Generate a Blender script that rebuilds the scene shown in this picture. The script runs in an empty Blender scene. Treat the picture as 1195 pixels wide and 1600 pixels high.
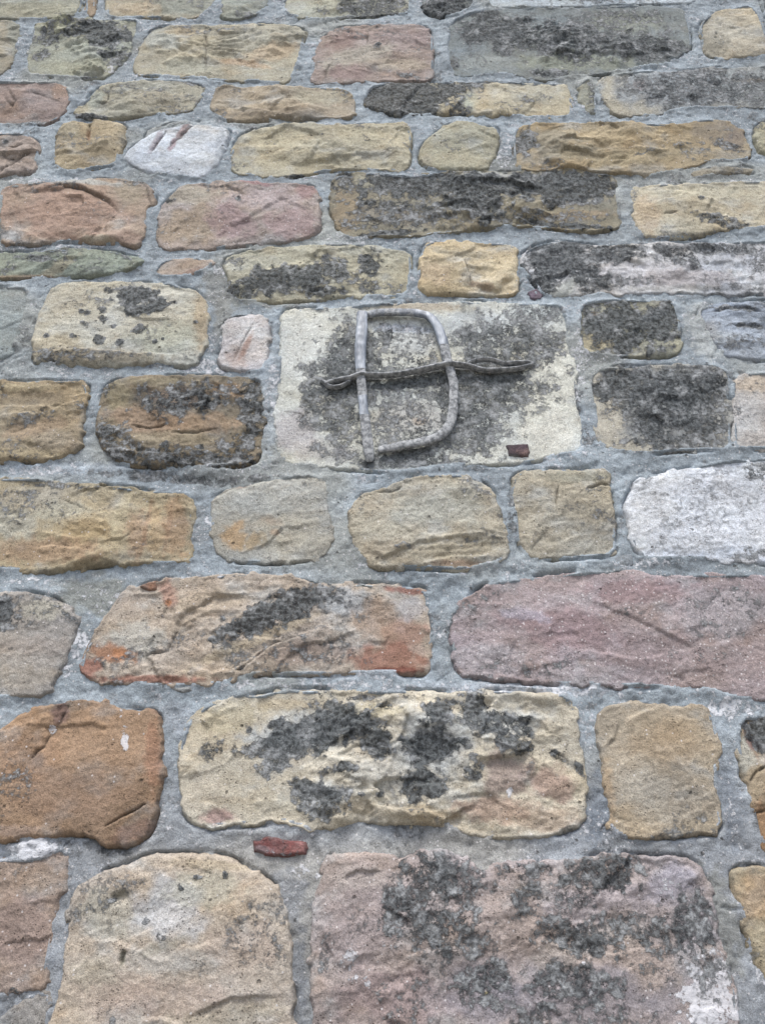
import bpy, math
import numpy as np
from mathutils import Vector

# ------------------------------------------------------------------ camera, sky, sun
scene = bpy.context.scene
PITCH = math.radians(28.0)
FOC = 1300.0                      # focal length in photograph pixels (1195 x 1600)
DIST = 1.35                       # metres from lens to wall
CAMZ = 1.55
FACE = 0.008                      # mean stand-out of the stone faces

cam_d = bpy.data.cameras.new('camera')
cam = bpy.data.objects.new('camera', cam_d)
scene.collection.objects.link(cam)
cam.location = (0, -DIST, CAMZ)
cam.rotation_euler = (math.pi / 2 + PITCH, 0, 0)
cam_d.sensor_fit = 'VERTICAL'
cam_d.sensor_height = 24.0
cam_d.lens = 24.0 * FOC / 1600.0
cam_d.clip_start = 0.05
cam_d.clip_end = 2000
scene.camera = cam

SUN_EL, SUN_AZ = math.radians(64), math.radians(10)     # azimuth from the camera side of the wall, towards the left
world = bpy.data.worlds.new('World')
scene.world = world
world.use_nodes = True
wn = world.node_tree
bg = wn.nodes['Background']
sky = wn.nodes.new('ShaderNodeTexSky')
sky.sky_type = 'NISHITA'
sky.sun_disc = False
sky.sun_elevation = SUN_EL
sky.sun_rotation = math.pi + SUN_AZ
sky.dust_density = 5.0
sky.air_density = 1.0
sky.ozone_density = 1.0
wn.links.new(sky.outputs[0], bg.inputs[0])
bg.inputs[1].default_value = 0.13

sun_d = bpy.data.lights.new('sun', 'SUN')
sun_d.energy = 1.5
sun_d.angle = math.radians(16)
sun_d.color = (1.0, 0.97, 0.92)
sun = bpy.data.objects.new('sun', sun_d)
scene.collection.objects.link(sun)
to_sun = Vector((-math.sin(SUN_AZ) * math.cos(SUN_EL), -math.cos(SUN_AZ) * math.cos(SUN_EL), math.sin(SUN_EL)))
sun.rotation_euler = to_sun.to_track_quat('Z', 'Y').to_euler()
sun.location = to_sun * 20

scene.view_settings.view_transform = 'Standard'
scene.view_settings.look = 'None'
scene.view_settings.exposure = 0.85
scene.view_settings.gamma = 1.0
scene.view_settings.use_curve_mapping = False

# ------------------------------------------------------------------ wall survey <-> metres
cp, sp = math.cos(PITCH), math.sin(PITCH)
DF = DIST - FACE


def to_wall(px, py):
    """survey drawing (1195 x 1600) -> metres on the wall face"""
    px = np.asarray(px, float); py = np.asarray(py, float)
    a = (px - 597.5) / FOC
    b = (800.0 - py) / FOC
    fy = cp - b * sp
    fz = sp + b * cp
    return a / fy * DF, CAMZ + fz / fy * DF


def to_survey(u, v):
    w = (v - CAMZ) / DF
    b = (w * cp - sp) / (cp + w * sp)
    fy = cp - b * sp
    return u / DF * fy * FOC + 597.5, 800.0 - b * FOC


# ------------------------------------------------------------------ noise
rng0 = np.random.RandomState(7)
PERM = rng0.permutation(1024).astype(np.int64)
PERM = np.concatenate([PERM, PERM])
ANG = rng0.rand(1024) * 2 * math.pi
GX, GY = np.cos(ANG), np.sin(ANG)


def noise(x, y, seed=0):
    x = x + seed * 17.31; y = y + seed * 9.77
    xi = np.floor(x).astype(np.int64); yi = np.floor(y).astype(np.int64)
    xf = x - xi; yf = y - yi
    xi &= 1023; yi &= 1023
    s = int(seed * 131) & 1023
    u = xf * xf * xf * (xf * (xf * 6 - 15) + 10)
    w = yf * yf * yf * (yf * (yf * 6 - 15) + 10)

    def g(ix, iy, dx, dy):
        h = PERM[(PERM[(ix + s) & 1023] + iy) & 1023]
        return GX[h] * dx + GY[h] * dy
    n00 = g(xi, yi, xf, yf); n10 = g(xi + 1, yi, xf - 1, yf)
    n01 = g(xi, yi + 1, xf, yf - 1); n11 = g(xi + 1, yi + 1, xf - 1, yf - 1)
    a = n00 + u * (n10 - n00); b = n01 + u * (n11 - n01)
    return (a + w * (b - a)) * 1.5


def fbm(x, y, octs=4, seed=0, gain=0.5):
    r = 0.0; amp = 1.0; tot = 0.0
    for k in range(octs):
        r = r + amp * noise(x * 2 ** k, y * 2 ** k, seed + k * 3.7)
        tot += amp; amp *= gain
    return r / tot


def ridged(x, y, octs=3, seed=0):
    r = 0.0; amp = 1.0; tot = 0.0
    for k in range(octs):
        r = r + amp * (1 - np.abs(noise(x * 2 ** k, y * 2 ** k, seed + k * 5.1)) * 2)
        tot += amp; amp *= 0.5
    return r / tot


def sstep(a, b, x):
    t = np.clip((x - a) / (b - a), 0, 1)
    return t * t * (3 - 2 * t)


SAT = 0.72


def hexlin(h):
    c = np.array([int(h[i:i + 2], 16) for i in (0, 2, 4)]) / 255.0
    c = np.where(c <= 0.04045, c / 12.92, ((c + 0.055) / 1.055) ** 2.4)
    y = c @ np.array([0.25, 0.65, 0.10])
    return y + (c - y) * SAT


GAIN = np.array([0.935, 1.0, 1.06])      # cool tint multiplied into every stone and mortar colour


# ------------------------------------------------------------------ polygons
def chaikin(P, it=1):
    for _ in range(it):
        Q = np.roll(P, -1, axis=0)
        ln = np.linalg.norm(Q - P, axis=1)[:, None]
        k = np.minimum(0.24, 0.011 / (ln + 1e-9))       # a corner is worn by a centimetre at most
        A = P + (Q - P) * k; B = Q - (Q - P) * k
        P = np.stack([A, B], 1).reshape(-1, 2)
    return P


def sdf(P, x, y):
    """positive inside"""
    d2 = np.full(x.shape, 1e9); inside = np.zeros(x.shape, bool)
    n = len(P)
    for i in range(n):
        ax, ay = P[i]; bx, by = P[(i + 1) % n]
        ex, ey = bx - ax, by - ay
        wx, wy = x - ax, y - ay
        t = np.clip((wx * ex + wy * ey) / (ex * ex + ey * ey + 1e-12), 0, 1)
        dx = wx - ex * t; dy = wy - ey * t
        d2 = np.minimum(d2, dx * dx + dy * dy)
        if ay != by:
            c = ((ay > y) != (by > y)) & (x < (bx - ax) * (y - ay) / (by - ay) + ax)
            inside ^= c
    d = np.sqrt(d2)
    return np.where(inside, d, -d)


def line_dist(L, x, y):
    """distance to an open polyline in survey units, side > 0 below a left-to-right line, position along it"""
    best = np.full(x.shape, 1e9); side = np.zeros(x.shape); along = np.zeros(x.shape)
    tot = sum(math.hypot(L[i + 1][0] - L[i][0], L[i + 1][1] - L[i][1]) for i in range(len(L) - 1)); acc = 0
    for i in range(len(L) - 1):
        ax, ay = L[i]; bx, by = L[i + 1]
        ex, ey = bx - ax, by - ay
        ln = math.hypot(ex, ey)
        wx, wy = x - ax, y - ay
        t = np.clip((wx * ex + wy * ey) / (ln * ln), 0, 1)
        d = np.hypot(wx - ex * t, wy - ey * t)
        m = d < best
        best = np.where(m, d, best)
        side = np.where(m, np.sign(ex * wy - ey * wx), side)
        along = np.where(m, (acc + t * ln) / tot, along)
        acc += ln
    return best, side, along


def blob(f, X, Y, seed, rag=0.45):
    cx, cy, rx, ry, ang = f
    a = math.radians(ang)
    dx, dy = X - cx, Y - cy
    p = (dx * math.cos(a) + dy * math.sin(a)) / rx
    q = (-dx * math.sin(a) + dy * math.cos(a)) / ry
    r = np.sqrt(p * p + q * q)
    s = 1.0 / max(14.0, min(rx, ry) * 0.8)
    return r + rag * 1.6 * fbm(X * s, Y * s, 4, seed) * (0.5 + np.clip(r, 0, 1) * 0.5)


# ------------------------------------------------------------------ mesh from a relief sheet
def relief_mesh(name, U, V, H, keep, tint, wear, origin):
    """U,V,H: 2D arrays on the wall; the face looks to -Y"""
    ny, nx = U.shape
    idx = np.arange(ny * nx).reshape(ny, nx)
    q = np.stack([idx[:-1, :-1], idx[:-1, 1:], idx[1:, 1:], idx[1:, :-1]], -1)[keep]
    used = np.zeros(ny * nx, bool); used[q.ravel()] = True
    remap = np.cumsum(used) - 1
    q = remap[q]
    co = np.stack([U.ravel() - origin[0], -H.ravel(), V.ravel() - origin[1]], -1)[used]
    me = bpy.data.meshes.new(name)
    me.vertices.add(len(co)); me.vertices.foreach_set('co', co.astype(np.float32).ravel())
    me.loops.add(q.size); me.loops.foreach_set('vertex_index', q.astype(np.int32).ravel())
    me.polygons.add(len(q))
    me.polygons.foreach_set('loop_start', (np.arange(len(q)) * 4).astype(np.int32))
    me.polygons.foreach_set('use_smooth', np.ones(len(q), bool))
    me.update(calc_edges=True)
    for nm, arr in (('tint', tint), ('wear', wear)):
        at = me.attributes.new(nm, 'FLOAT_COLOR', 'POINT')
        c = np.ones((len(co), 4), np.float32)
        c[:, :3] = arr.reshape(-1, 3)[used]
        at.data.foreach_set('color', c.ravel())
    return me


# ------------------------------------------------------------------ materials
def nd(nt, t, **kw):
    n = nt.nodes.new(t)
    for k, v in kw.items():
        if k.startswith('i_'):
            n.inputs[int(k[2:])].default_value = v
        else:
            setattr(n, k, v)
    return n


def math_n(nt, op, a, b=None, c=None, clamp=False):
    n = nt.nodes.new('ShaderNodeMath'); n.operation = op; n.use_clamp = clamp
    for i, s in enumerate((a, b, c)):
        if s is None: continue
        if isinstance(s, (int, float)): n.inputs[i].default_value = s
        else: nt.links.new(s, n.inputs[i])
    return n.outputs[0]


def ramp(nt, val, lo, hi, a=0.0, b=1.0):
    n = nt.nodes.new('ShaderNodeMapRange'); n.interpolation_type = 'SMOOTHSTEP'
    nt.links.new(val, n.inputs[0])
    n.inputs[1].default_value = lo; n.inputs[2].default_value = hi
    n.inputs[3].default_value = a; n.inputs[4].default_value = b
    return n.outputs[0]


def mix(nt, f, a, b, blend='MIX'):
    n = nt.nodes.new('ShaderNodeMix'); n.data_type = 'RGBA'; n.blend_type = blend
    for i, s in ((0, f), (6, a), (7, b)):
        if isinstance(s, (int, float)): n.inputs[i].default_value = s
        elif isinstance(s, tuple): n.inputs[i].default_value = s
        else: nt.links.new(s, n.inputs[i])
    return n.outputs[2]


def masonry(name, is_mortar=False):
    m = bpy.data.materials.new(name); m.use_nodes = True
    nt = m.node_tree
    bs = nt.nodes['Principled BSDF']
    bs.inputs['Roughness'].default_value = 0.93
    bs.inputs['Specular IOR Level'].default_value = 0.25
    tc = nt.nodes.new('ShaderNodeTexCoord')
    oi = nt.nodes.new('ShaderNodeObjectInfo')
    add = nt.nodes.new('ShaderNodeVectorMath'); add.operation = 'MULTIPLY_ADD'
    comb = nt.nodes.new('ShaderNodeCombineXYZ')
    for i in range(3): nt.links.new(oi.outputs['Random'], comb.inputs[i])
    nt.links.new(comb.outputs[0], add.inputs[0])
    add.inputs[1].default_value = (37, 53, 71)
    nt.links.new(tc.outputs['Object'], add.inputs[2])
    P = add.outputs[0]

    def nz(scale, detail=4, rough=0.6, off=None):
        n = nt.nodes.new('ShaderNodeTexNoise')
        n.inputs['Scale'].default_value = scale; n.inputs['Detail'].default_value = detail
        n.inputs['Roughness'].default_value = rough
        nt.links.new(P, n.inputs['Vector'])
        return n.outputs[0]

    def vor(scale, feat='F1'):
        n = nt.nodes.new('ShaderNodeTexVoronoi'); n.feature = feat
        n.inputs['Scale'].default_value = scale
        nt.links.new(P, n.inputs['Vector'])
        return n
    ta = nt.nodes.new('ShaderNodeAttribute'); ta.attribute_name = 'tint'
    wa = nt.nodes.new('ShaderNodeAttribute'); wa.attribute_name = 'wear'
    sep = nt.nodes.new('ShaderNodeSeparateColor'); nt.links.new(wa.outputs['Color'], sep.inputs[0])
    R, G, B = sep.outputs[0], sep.outputs[1], sep.outputs[2]
    grain = nz(520, 3, 0.7)
    mott = nz(38, 6, 0.65)
    fine = nz(150, 5, 0.7)
    col = ta.outputs['Color']
    # mottling
    col = mix(nt, ramp(nt, mott, 0.38, 0.68, 0.0, 0.32), col, mix(nt, 1.0, col, (0.66, 0.63, 0.60, 1), 'MULTIPLY'))
    col = mix(nt, ramp(nt, nz(22, 5, 0.6), 0.5, 0.72, 0.0, 0.30), col, mix(nt, 1.0, col, (1.25, 1.28, 1.33, 1), 'MULTIPLY'))
    g = ramp(nt, grain, 0.3, 0.7, 0.74, 1.26)
    col = mix(nt, 1.0, col, g, 'MULTIPLY')
    f2 = ramp(nt, fine, 0.3, 0.7, 0.84, 1.16)
    col = mix(nt, 1.0, col, f2, 'MULTIPLY')
    # tiny dark pits
    v1 = vor(210)
    pit = math_n(nt, 'MULTIPLY', ramp(nt, v1.outputs['Distance'], 0.30, 0.14), ramp(nt, mott, 0.5, 0.62))
    if is_mortar: pit = math_n(nt, 'MULTIPLY', pit, 0.5)
    col = mix(nt, math_n(nt, 'MULTIPLY', pit, 0.55), col, (0.035, 0.032, 0.03, 1))
    v3 = vor(64)
    s3 = nt.nodes.new('ShaderNodeSeparateColor'); nt.links.new(v3.outputs['Color'], s3.inputs[0])
    pit2 = math_n(nt, 'MULTIPLY', ramp(nt, math_n(nt, 'ADD', v3.outputs['Distance'], math_n(nt, 'MULTIPLY', fine, 0.3)), 0.36, 0.24),
                  math_n(nt, 'LESS_THAN', s3.outputs[0], 0.13))
    pit2 = math_n(nt, 'MULTIPLY', pit2, ramp(nt, mott, 0.45, 0.55))
    col = mix(nt, math_n(nt, 'MULTIPLY', pit2, 0.6), col, (0.04, 0.038, 0.034, 1))
    # pale quartz grains
    v2 = vor(170)
    sc = nt.nodes.new('ShaderNodeSeparateColor'); nt.links.new(v2.outputs['Color'], sc.inputs[0])
    spk = math_n(nt, 'MULTIPLY', ramp(nt, v2.outputs['Distance'], 0.34, 0.16), math_n(nt, 'LESS_THAN', sc.outputs[0], math_n(nt, 'MULTIPLY', B, 0.30)))
    col = mix(nt, math_n(nt, 'MULTIPLY', spk, 0.6), col, (0.62, 0.62, 0.64, 1))
    # white crust
    n3 = nz(100, 9, 0.76)
    cr = ramp(nt, math_n(nt, 'ADD', G, math_n(nt, 'MULTIPLY', math_n(nt, 'SUBTRACT', n3, 0.5), 4.0)), 0.62, 0.86)
    cr = math_n(nt, 'MULTIPLY', cr, ramp(nt, G, 0.02, 0.2))
    col = mix(nt, math_n(nt, 'MULTIPLY', cr, 0.75), col, (0.60, 0.63, 0.68, 1))
    # dark lichen, and the shadow painted under the emblem bars
    n4 = nz(60, 10, 0.80)
    n5 = nz(130, 6, 0.7)
    n6 = nz(30, 8, 0.68)
    li = ramp(nt, math_n(nt, 'ADD', R, math_n(nt, 'MULTIPLY', math_n(nt, 'SUBTRACT', n4, 0.5), 4.4)), 0.30, 0.64)
    li = math_n(nt, 'MULTIPLY', li, ramp(nt, R, 0.02, 0.28))
    lcol = mix(nt, ramp(nt, n5, 0.38, 0.62), (0.018, 0.022, 0.026, 1), (0.125, 0.142, 0.152, 1))
    lcol = mix(nt, ramp(nt, math_n(nt, 'ADD', n6, math_n(nt, 'MULTIPLY', math_n(nt, 'SUBTRACT', 0.90, R), 0.24)), 0.50, 0.70), lcol, mix(nt, ramp(nt, n5, 0.35, 0.6), (0.10, 0.11, 0.115, 1), (0.33, 0.355, 0.375, 1)))
    col = mix(nt, math_n(nt, 'MULTIPLY', li, 0.93), col, lcol)
    nt.links.new(col, bs.inputs['Base Color'])
    # relief finer than the mesh
    h = math_n(nt, 'MULTIPLY', grain, 0.35)
    h = math_n(nt, 'ADD', h, math_n(nt, 'MULTIPLY', fine, 1.3))
    h = math_n(nt, 'ADD', h, math_n(nt, 'MULTIPLY', pit, -0.8))
    h = math_n(nt, 'ADD', h, math_n(nt, 'MULTIPLY', pit2, -1.6))
    h = math_n(nt, 'ADD', h, math_n(nt, 'MULTIPLY', math_n(nt, 'MULTIPLY', li, n5), 1.6))
    h = math_n(nt, 'ADD', h, math_n(nt, 'MULTIPLY', cr, 0.4))
    bp = nt.nodes.new('ShaderNodeBump')
    bp.inputs['Strength'].default_value = 0.9
    bp.inputs['Distance'].default_value = 0.0023
    nt.links.new(h, bp.inputs['Height'])
    nt.links.new(bp.outputs[0], bs.inputs['Normal'])
    return m


M_STONE = masonry('weathered_sandstone')
M_MORTAR = masonry('lime_mortar', True)

# ------------------------------------------------------------------ ground and the wall
def simple_mat(name, c1, c2, scale, rough=0.9):
    m = bpy.data.materials.new(name); m.use_nodes = True; nt = m.node_tree
    bs = nt.nodes['Principled BSDF']; bs.inputs['Roughness'].default_value = rough
    n = nt.nodes.new('ShaderNodeTexNoise'); n.inputs['Scale'].default_value = scale; n.inputs['Detail'].default_value = 8
    tc = nt.nodes.new('ShaderNodeTexCoord'); nt.links.new(tc.outputs['Object'], n.inputs['Vector'])
    nt.links.new(mix(nt, ramp(nt, n.outputs[0], 0.35, 0.65), c1 + (1,), c2 + (1,)), bs.inputs['Base Color'])
    bp = nt.nodes.new('ShaderNodeBump'); bp.inputs['Distance'].default_value = 0.01
    nt.links.new(n.outputs[0], bp.inputs['Height']); nt.links.new(bp.outputs[0], bs.inputs['Normal'])
    return m


def mesh_obj(name, verts, faces, mat, parent=None, loc=(0, 0, 0), smooth=False):
    me = bpy.data.meshes.new(name); me.from_pydata(verts, [], faces); me.update()
    me.materials.append(mat)
    if smooth:
        me.polygons.foreach_set('use_smooth', np.ones(len(me.polygons), bool))
    o = bpy.data.objects.new(name, me); scene.collection.objects.link(o)
    o.location = loc; o.parent = parent
    return o


g = mesh_obj('ground', [(-400, -400, 0), (400, -400, 0), (400, 400, 0), (-400, 400, 0)], [(0, 1, 2, 3)],
             simple_mat('gravel_ground', (0.16, 0.15, 0.13), (0.26, 0.24, 0.21), 30))
g['kind'] = 'structure'

wall = bpy.data.objects.new('stone_wall', None)
scene.collection.objects.link(wall)
wall['label'] = 'weathered coursed sandstone wall with blue-grey mortar joints, seen from below'
wall['category'] = 'wall'

WX, WZ = 2.4, 5.2
bx = [(x, y, z) for x in (-WX, WX) for y in (0.04, 0.55) for z in (0, WZ)]
mesh_obj('wall_core', bx, [(0, 1, 3, 2), (4, 6, 7, 5), (0, 4, 5, 1), (2, 3, 7, 6), (0, 2, 6, 4), (1, 5, 7, 3)],
         simple_mat('rubble_core', (0.22, 0.23, 0.24), (0.3, 0.3, 0.31), 40), wall)

# ------------------------------------------------------------------ the surveyed stones
# label, colour, stand-out mm, roughness, bedding, outline, features
#  c: stain (cx,cy,rx,ry,angle, colour, strength)   L: dark lichen, also shadow painted under the emblem bars   W: white crust   K: crack   S: ledge   B: swelling / hollow
ST = []


def st(label, col, out, rough, bed, pts, feats=(), speck=0.1, edge=0.028):
    ST.append(dict(label=label, col=col, out=out / 1000.0, rough=rough, bed=bed, pts=pts, feats=feats, speck=speck, edge=edge))


# --- row A, cut by the top of the picture
st('greenish tan stone, topmost left', '8f9080', 10, .8, .6, [(-50,-40),(124,-40),(128,5),(118,22),(60,27),(-50,25)], [('c',60,15,70,14,0,'a39a78',.6)])
st('narrow brown sliver of stone', '9c8566', 6, .4, 0, [(134,-40),(149,-40),(147,22),(135,23)])
st('long tan stone with a green tinge at the top edge', 'a0967c', 12, .8, .8, [(165,-40),(345,-40),(330,8),(308,27),(240,25),(168,25)], [('c',290,5,50,20,0,'8a9184',.7),('c',210,12,40,10,0,'b59a72',.5)])
st(None, '929484', 14, .8, .6, [(352,-40),(430,-40),(416,10),(395,24),(370,29),(345,25)], [('L',395,24,30,7,0,.5)])
st('pale greenish stone with a dark right end', 'a3a18c', 12, 1, .6, [(445,-40),(642,-40),(640,18),(560,24),(500,28),(447,20)], [('L',590,10,75,22,0,.75),('L',640,-20,40,20,0,.6)])
st('black-crusted stone at the top', '73797a', 14, 1.2, .6, [(655,-40),(735,-40),(740,8),(715,22),(680,25),(660,12)], [('L',695,15,50,18,0,1)])
st(None, 'a4adb0', 6, .6, .4, [(748,-40),(1090,-40),(1085,1),(900,7),(765,9)], [('L',930,-10,90,12,0,.6)])
st(None, '8b9396', 6, .6, .4, [(1105,-50),(1260,-50),(1260,-12),(1110,-10)])
# --- row B
st('green-tan stone cut by the left edge', '9a9078', 10, .8, .4, [(-60,32),(18,30),(35,38),(24,80),(8,112),(-60,116)], [('c',25,50,14,30,0,'7f8478',.7)])
st('greenish grey stone mottled with black lichen', '97967f', 13, 1.7, 1.2, [(52,40),(80,31),(120,29),(170,28),(218,30),(210,60),(196,90),(178,104),(166,118),(130,121),(80,117),(41,114),(42,90),(50,62)],
   [('L',160,50,62,20,12,.95),('L',75,55,22,16,0,.7),('L',180,85,22,14,0,.8),('L',65,83,16,9,0,.7),('c',95,40,25,12,0,'a8a682',.7),('c',110,105,60,10,0,'9d9b7e',.6),('W',172,105,8,10,0,.8),('S',[(60,72),(100,68),(140,66),(190,60)],.004,14),('S',[(110,94),(150,92),(175,100)],.004,10)])
st('cream and ochre stone split by a vertical crack', 'a59c82', 13, 1, 1.1, [(238,42),(262,38),(320,40),(400,36),(440,38),(477,45),(470,78),(462,105),(450,127),(380,125),(300,119),(212,115),(208,100),(218,80),(226,56)],
   [('K',[(321,44),(323,70),(322,92),(319,118)],1.6,.007),('c',250,62,36,14,10,'a9aca2',.7),('c',290,48,30,7,0,'b39a70',.6),('c',290,104,40,12,0,'a5a692',.6),('c',425,82,45,12,-10,'b89a70',.7),('c',370,62,35,14,0,'a7a088',.6),('c',375,96,45,5,8,'b58f62',.7),('S',[(225,62),(260,68),(300,78),(318,92)],.005,10),('S',[(240,104),(262,92),(285,82),(315,90)],-.006,10),('S',[(340,85),(380,98),(440,84)],.004,9)])
st('reddish stone with a pale diagonal band', '9b897e', 14, .9, .6, [(505,52),(530,40),(600,38),(660,38),(674,50),(676,85),(676,122),(640,123),(560,125),(486,129),(490,98),(495,72)],
   [('c',560,86,70,14,-14,'a9a08c',.85),('c',630,60,50,18,0,'98807a',.7),('c',540,60,30,12,-20,'94766c',.7),('c',545,110,34,12,0,'937a74',.8),('c',620,100,50,10,0,'a8987c',.7),('L',590,73,7,4,0,.8),('K',[(508,127),(508,110),(520,95)],1.4,.004),('K',[(573,46),(575,70)],1.3,.004),('S',[(500,72),(540,60),(580,58)],.004,10),('L',640,118,30,5,10,.5),('L',545,48,30,6,20,.4)])
st('long dark grey stone, rough and layered', '787f7d', 15, 1.5, 1.4, [(705,32),(740,16),(800,11),(900,11),(1000,7),(1068,11),(1078,40),(1080,75),(1040,98),(980,107),(900,117),(850,124),(790,112),(718,118),(700,104),(697,66)],
   [('L',780,45,80,30,10,.85),('L',900,60,80,34,0,.75),('L',1010,70,60,26,0,.75),('L',860,112,30,6,0,.8),('L',970,25,80,12,0,.5),('c',900,95,90,14,0,'8d9079',.8),('c',760,95,40,14,0,'92968e',.7),('c',980,35,60,16,0,'93957f',.6),('L',707,98,10,14,0,.7)])
st('rounded cream stone with a darker corner', 'aea288', 12, .8, .4, [(1098,32),(1120,15),(1172,7),(1186,25),(1195,55),(1200,84),(1160,87),(1130,91),(1105,84),(1100,62),(1093,46)],
   [('c',1115,65,22,22,0,'8d8878',.8),('c',1110,28,15,10,0,'8c8674',.7),('S',[(1128,88),(1135,72),(1122,55)],.004,8)])
st(None, '8a9190', 8, 1, .5, [(1188,-5),(1260,-8),(1260,82),(1212,78),(1203,45)], [('L',1220,40,40,40,0,.6)])
# --- row C
st('purplish brown stone at the left edge', '957f72', 12, 1, .5, [(-60,126),(30,127),(90,127),(107,136),(110,152),(100,175),(85,187),(50,193),(-60,190)],
   [('c',60,160,35,18,0,'8c7d78',.7),('c',15,150,20,15,0,'7f6a5c',.6),('c',95,140,14,14,0,'9a7a5e',.7),('K',[(5,148),(20,165),(25,158),(10,130)],1.5,.004),('K',[(45,143),(75,150),(100,160)],1.3,.004),('L',55,190,20,4,0,.7)])
st('tapering tan stone pointing left', '9f9880', 15, 1, .8, [(114,179),(130,162),(150,139),(170,130),(220,126),(290,124),(322,131),(316,147),(296,172),(240,177),(200,181),(150,186)],
   [('L',310,128,20,5,10,.9),('c',150,155,20,12,-40,'9ba090',.8),('L',230,142,30,6,0,.4),('K',[(150,162),(168,160),(170,145),(178,132)],1.3,.004),('L',140,182,26,4,5,.9),('S',[(160,170),(220,165),(290,155)],.003,12),('c',260,155,45,14,0,'a6997c',.6)])
st('long tan stone, overhanging at its lower edge', 'a2937a', 20, 1, .5, [(335,146),(345,133),(400,136),(480,135),(535,138),(554,150),(553,178),(530,184),(480,183),(400,186),(345,184),(329,170)],
   [('c',430,178,80,7,0,'7a6c58',.6),('S',[(340,180),(380,165),(430,176),(480,162),(550,172)],-.006,12),('c',500,150,50,12,0,'aaa286',.7),('L',345,172,14,8,0,.35)])
st('stone half black crust and half cream', 'aea283', 13, .9, .5, [(575,137),(600,128),(700,127),(760,128),(885,130),(892,150),(892,180),(830,181),(720,177),(600,177),(573,168),(568,155)],
   [('L',640,152,92,34,0,1.05),('L',590,150,30,30,0,1.0),('L',700,140,40,16,0,1),('L',745,128,30,7,0,.8),('c',732,158,14,14,0,'a8ae9a',.9),('c',750,156,16,18,0,'b49c6e',.5),('L',838,152,26,9,-10,.35),('c',850,150,30,12,0,'a59c80',.6)])
st('narrow grey stone standing on end', '8c8b78', 10, .9, 0, [(908,128),(922,120),(930,142),(931,172),(914,177),(908,158),(904,142)], [('L',925,150,8,30,0,.5)], edge=.02)
st('cream stone with a blue-grey rough right side', '9a968a', 11, .8, .2, [(936,119),(975,113),(1040,110),(1100,105),(1260,100),(1260,170),(1150,165),(1060,168),(1030,178),(962,177),(946,158),(937,146)],
   [('c',958,145,28,40,0,'aea489',.9),('c',985,168,40,14,0,'a1977e',.8),('L',1080,137,115,30,0,.62),('L',1190,140,80,32,0,.60),('c',1070,135,120,34,0,'8d959a',.95),('c',1200,130,80,40,0,'8f9594',.9),('L',1060,174,45,5,-8,.6),('c',1000,132,12,7,0,'b09c96',.6),('c',1180,124,35,4,0,'a58f70',.6)], speck=.5)
# --- row D
st('pinkish tan stone scored by dark cracks', '9b897a', 13, 1.3, .3, [(-60,206),(30,208),(58,218),(61,230),(55,250),(52,267),(20,272),(-60,276)],
   [('K',[(0,238),(14,246),(30,252)],1.8,.006),('K',[(10,262),(30,246),(50,238)],1.8,.006),('K',[(-5,225),(20,232),(35,228)],1.5,.005),('L',8,220,5,4,0,.8),('K',[(0,268),(15,258)],1.5,.004)])
st('small yellow-tan stone notched at its top', 'a3916e', 16, 1, 0, [(95,196),(110,191),(132,190),(140,194),(150,188),(195,192),(193,215),(180,256),(150,261),(110,267),(88,260),(84,240),(90,215)],
   [('K',[(141,192),(141,205),(139,220)],2.2,.008),('c',140,215,5,8,0,'a0683c',.5),('B',110,245,20,18,0,.006),('B',165,225,20,25,0,.005),('c',110,205,20,14,0,'a19a80',.5),('L',112,218,5,4,0,.5)])
st('smooth bluish white stone with rusty streaks', 'bec3c8', 15, .45, 0, [(215,223),(250,201),(280,196),(310,195),(359,200),(352,225),(338,262),(318,278),(280,274),(225,266),(197,250),(200,236)],
   [('c',245,222,5,20,30,'8f7a80',.75),('c',288,202,6,16,35,'92685c',.8),('c',270,228,4,14,28,'90585c',.7),('K',[(262,205),(248,222),(236,242)],1.8,.005),('K',[(308,190),(288,208),(262,235)],1.6,.004),('c',345,225,8,25,15,'8f959c',.6),('c',300,260,50,12,0,'a6acb2',.5),('S',[(318,276),(345,225),(358,204)],-.004,8)], speck=.3)
st(None, '8d8f8a', 7, .6, .3, [(236,198),(262,190),(298,186),(290,193),(262,196),(240,206),(226,213)], edge=.015)
st('long cream stone with sharp cleft facets', 'aa9f80', 16, 1.1, .2, [(376,210),(400,200),(450,192),(520,194),(637,192),(642,212),(640,240),(636,266),(560,261),(480,269),(440,275),(400,272),(364,268),(360,246),(365,226)],
   [('S',[(395,228),(450,195),(500,212),(520,232)],.006,22),('S',[(420,245),(470,258),(560,240),(625,245)],.006,14),('S',[(505,212),(490,240),(470,262)],-.006,16),('c',440,215,40,16,0,'a3956f',.6),('c',470,250,45,12,0,'b5a884',.7),('L',465,272,16,3,0,.9),('L',570,218,12,5,10,.5),('c',560,215,45,14,0,'b1a684',.5),('L',504,211,3,3,0,.8)])
st('small rounded tan stone', 'a29a7c', 17, .7, .1, [(660,226),(690,200),(710,190),(735,189),(755,199),(777,198),(779,215),(772,245),(760,266),(700,267),(667,262),(655,246)],
   [('S',[(690,203),(703,192),(715,190)],.005,6),('c',715,250,40,16,0,'a39876',.6),('c',665,255,12,14,0,'8d887a',.5)])
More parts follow.
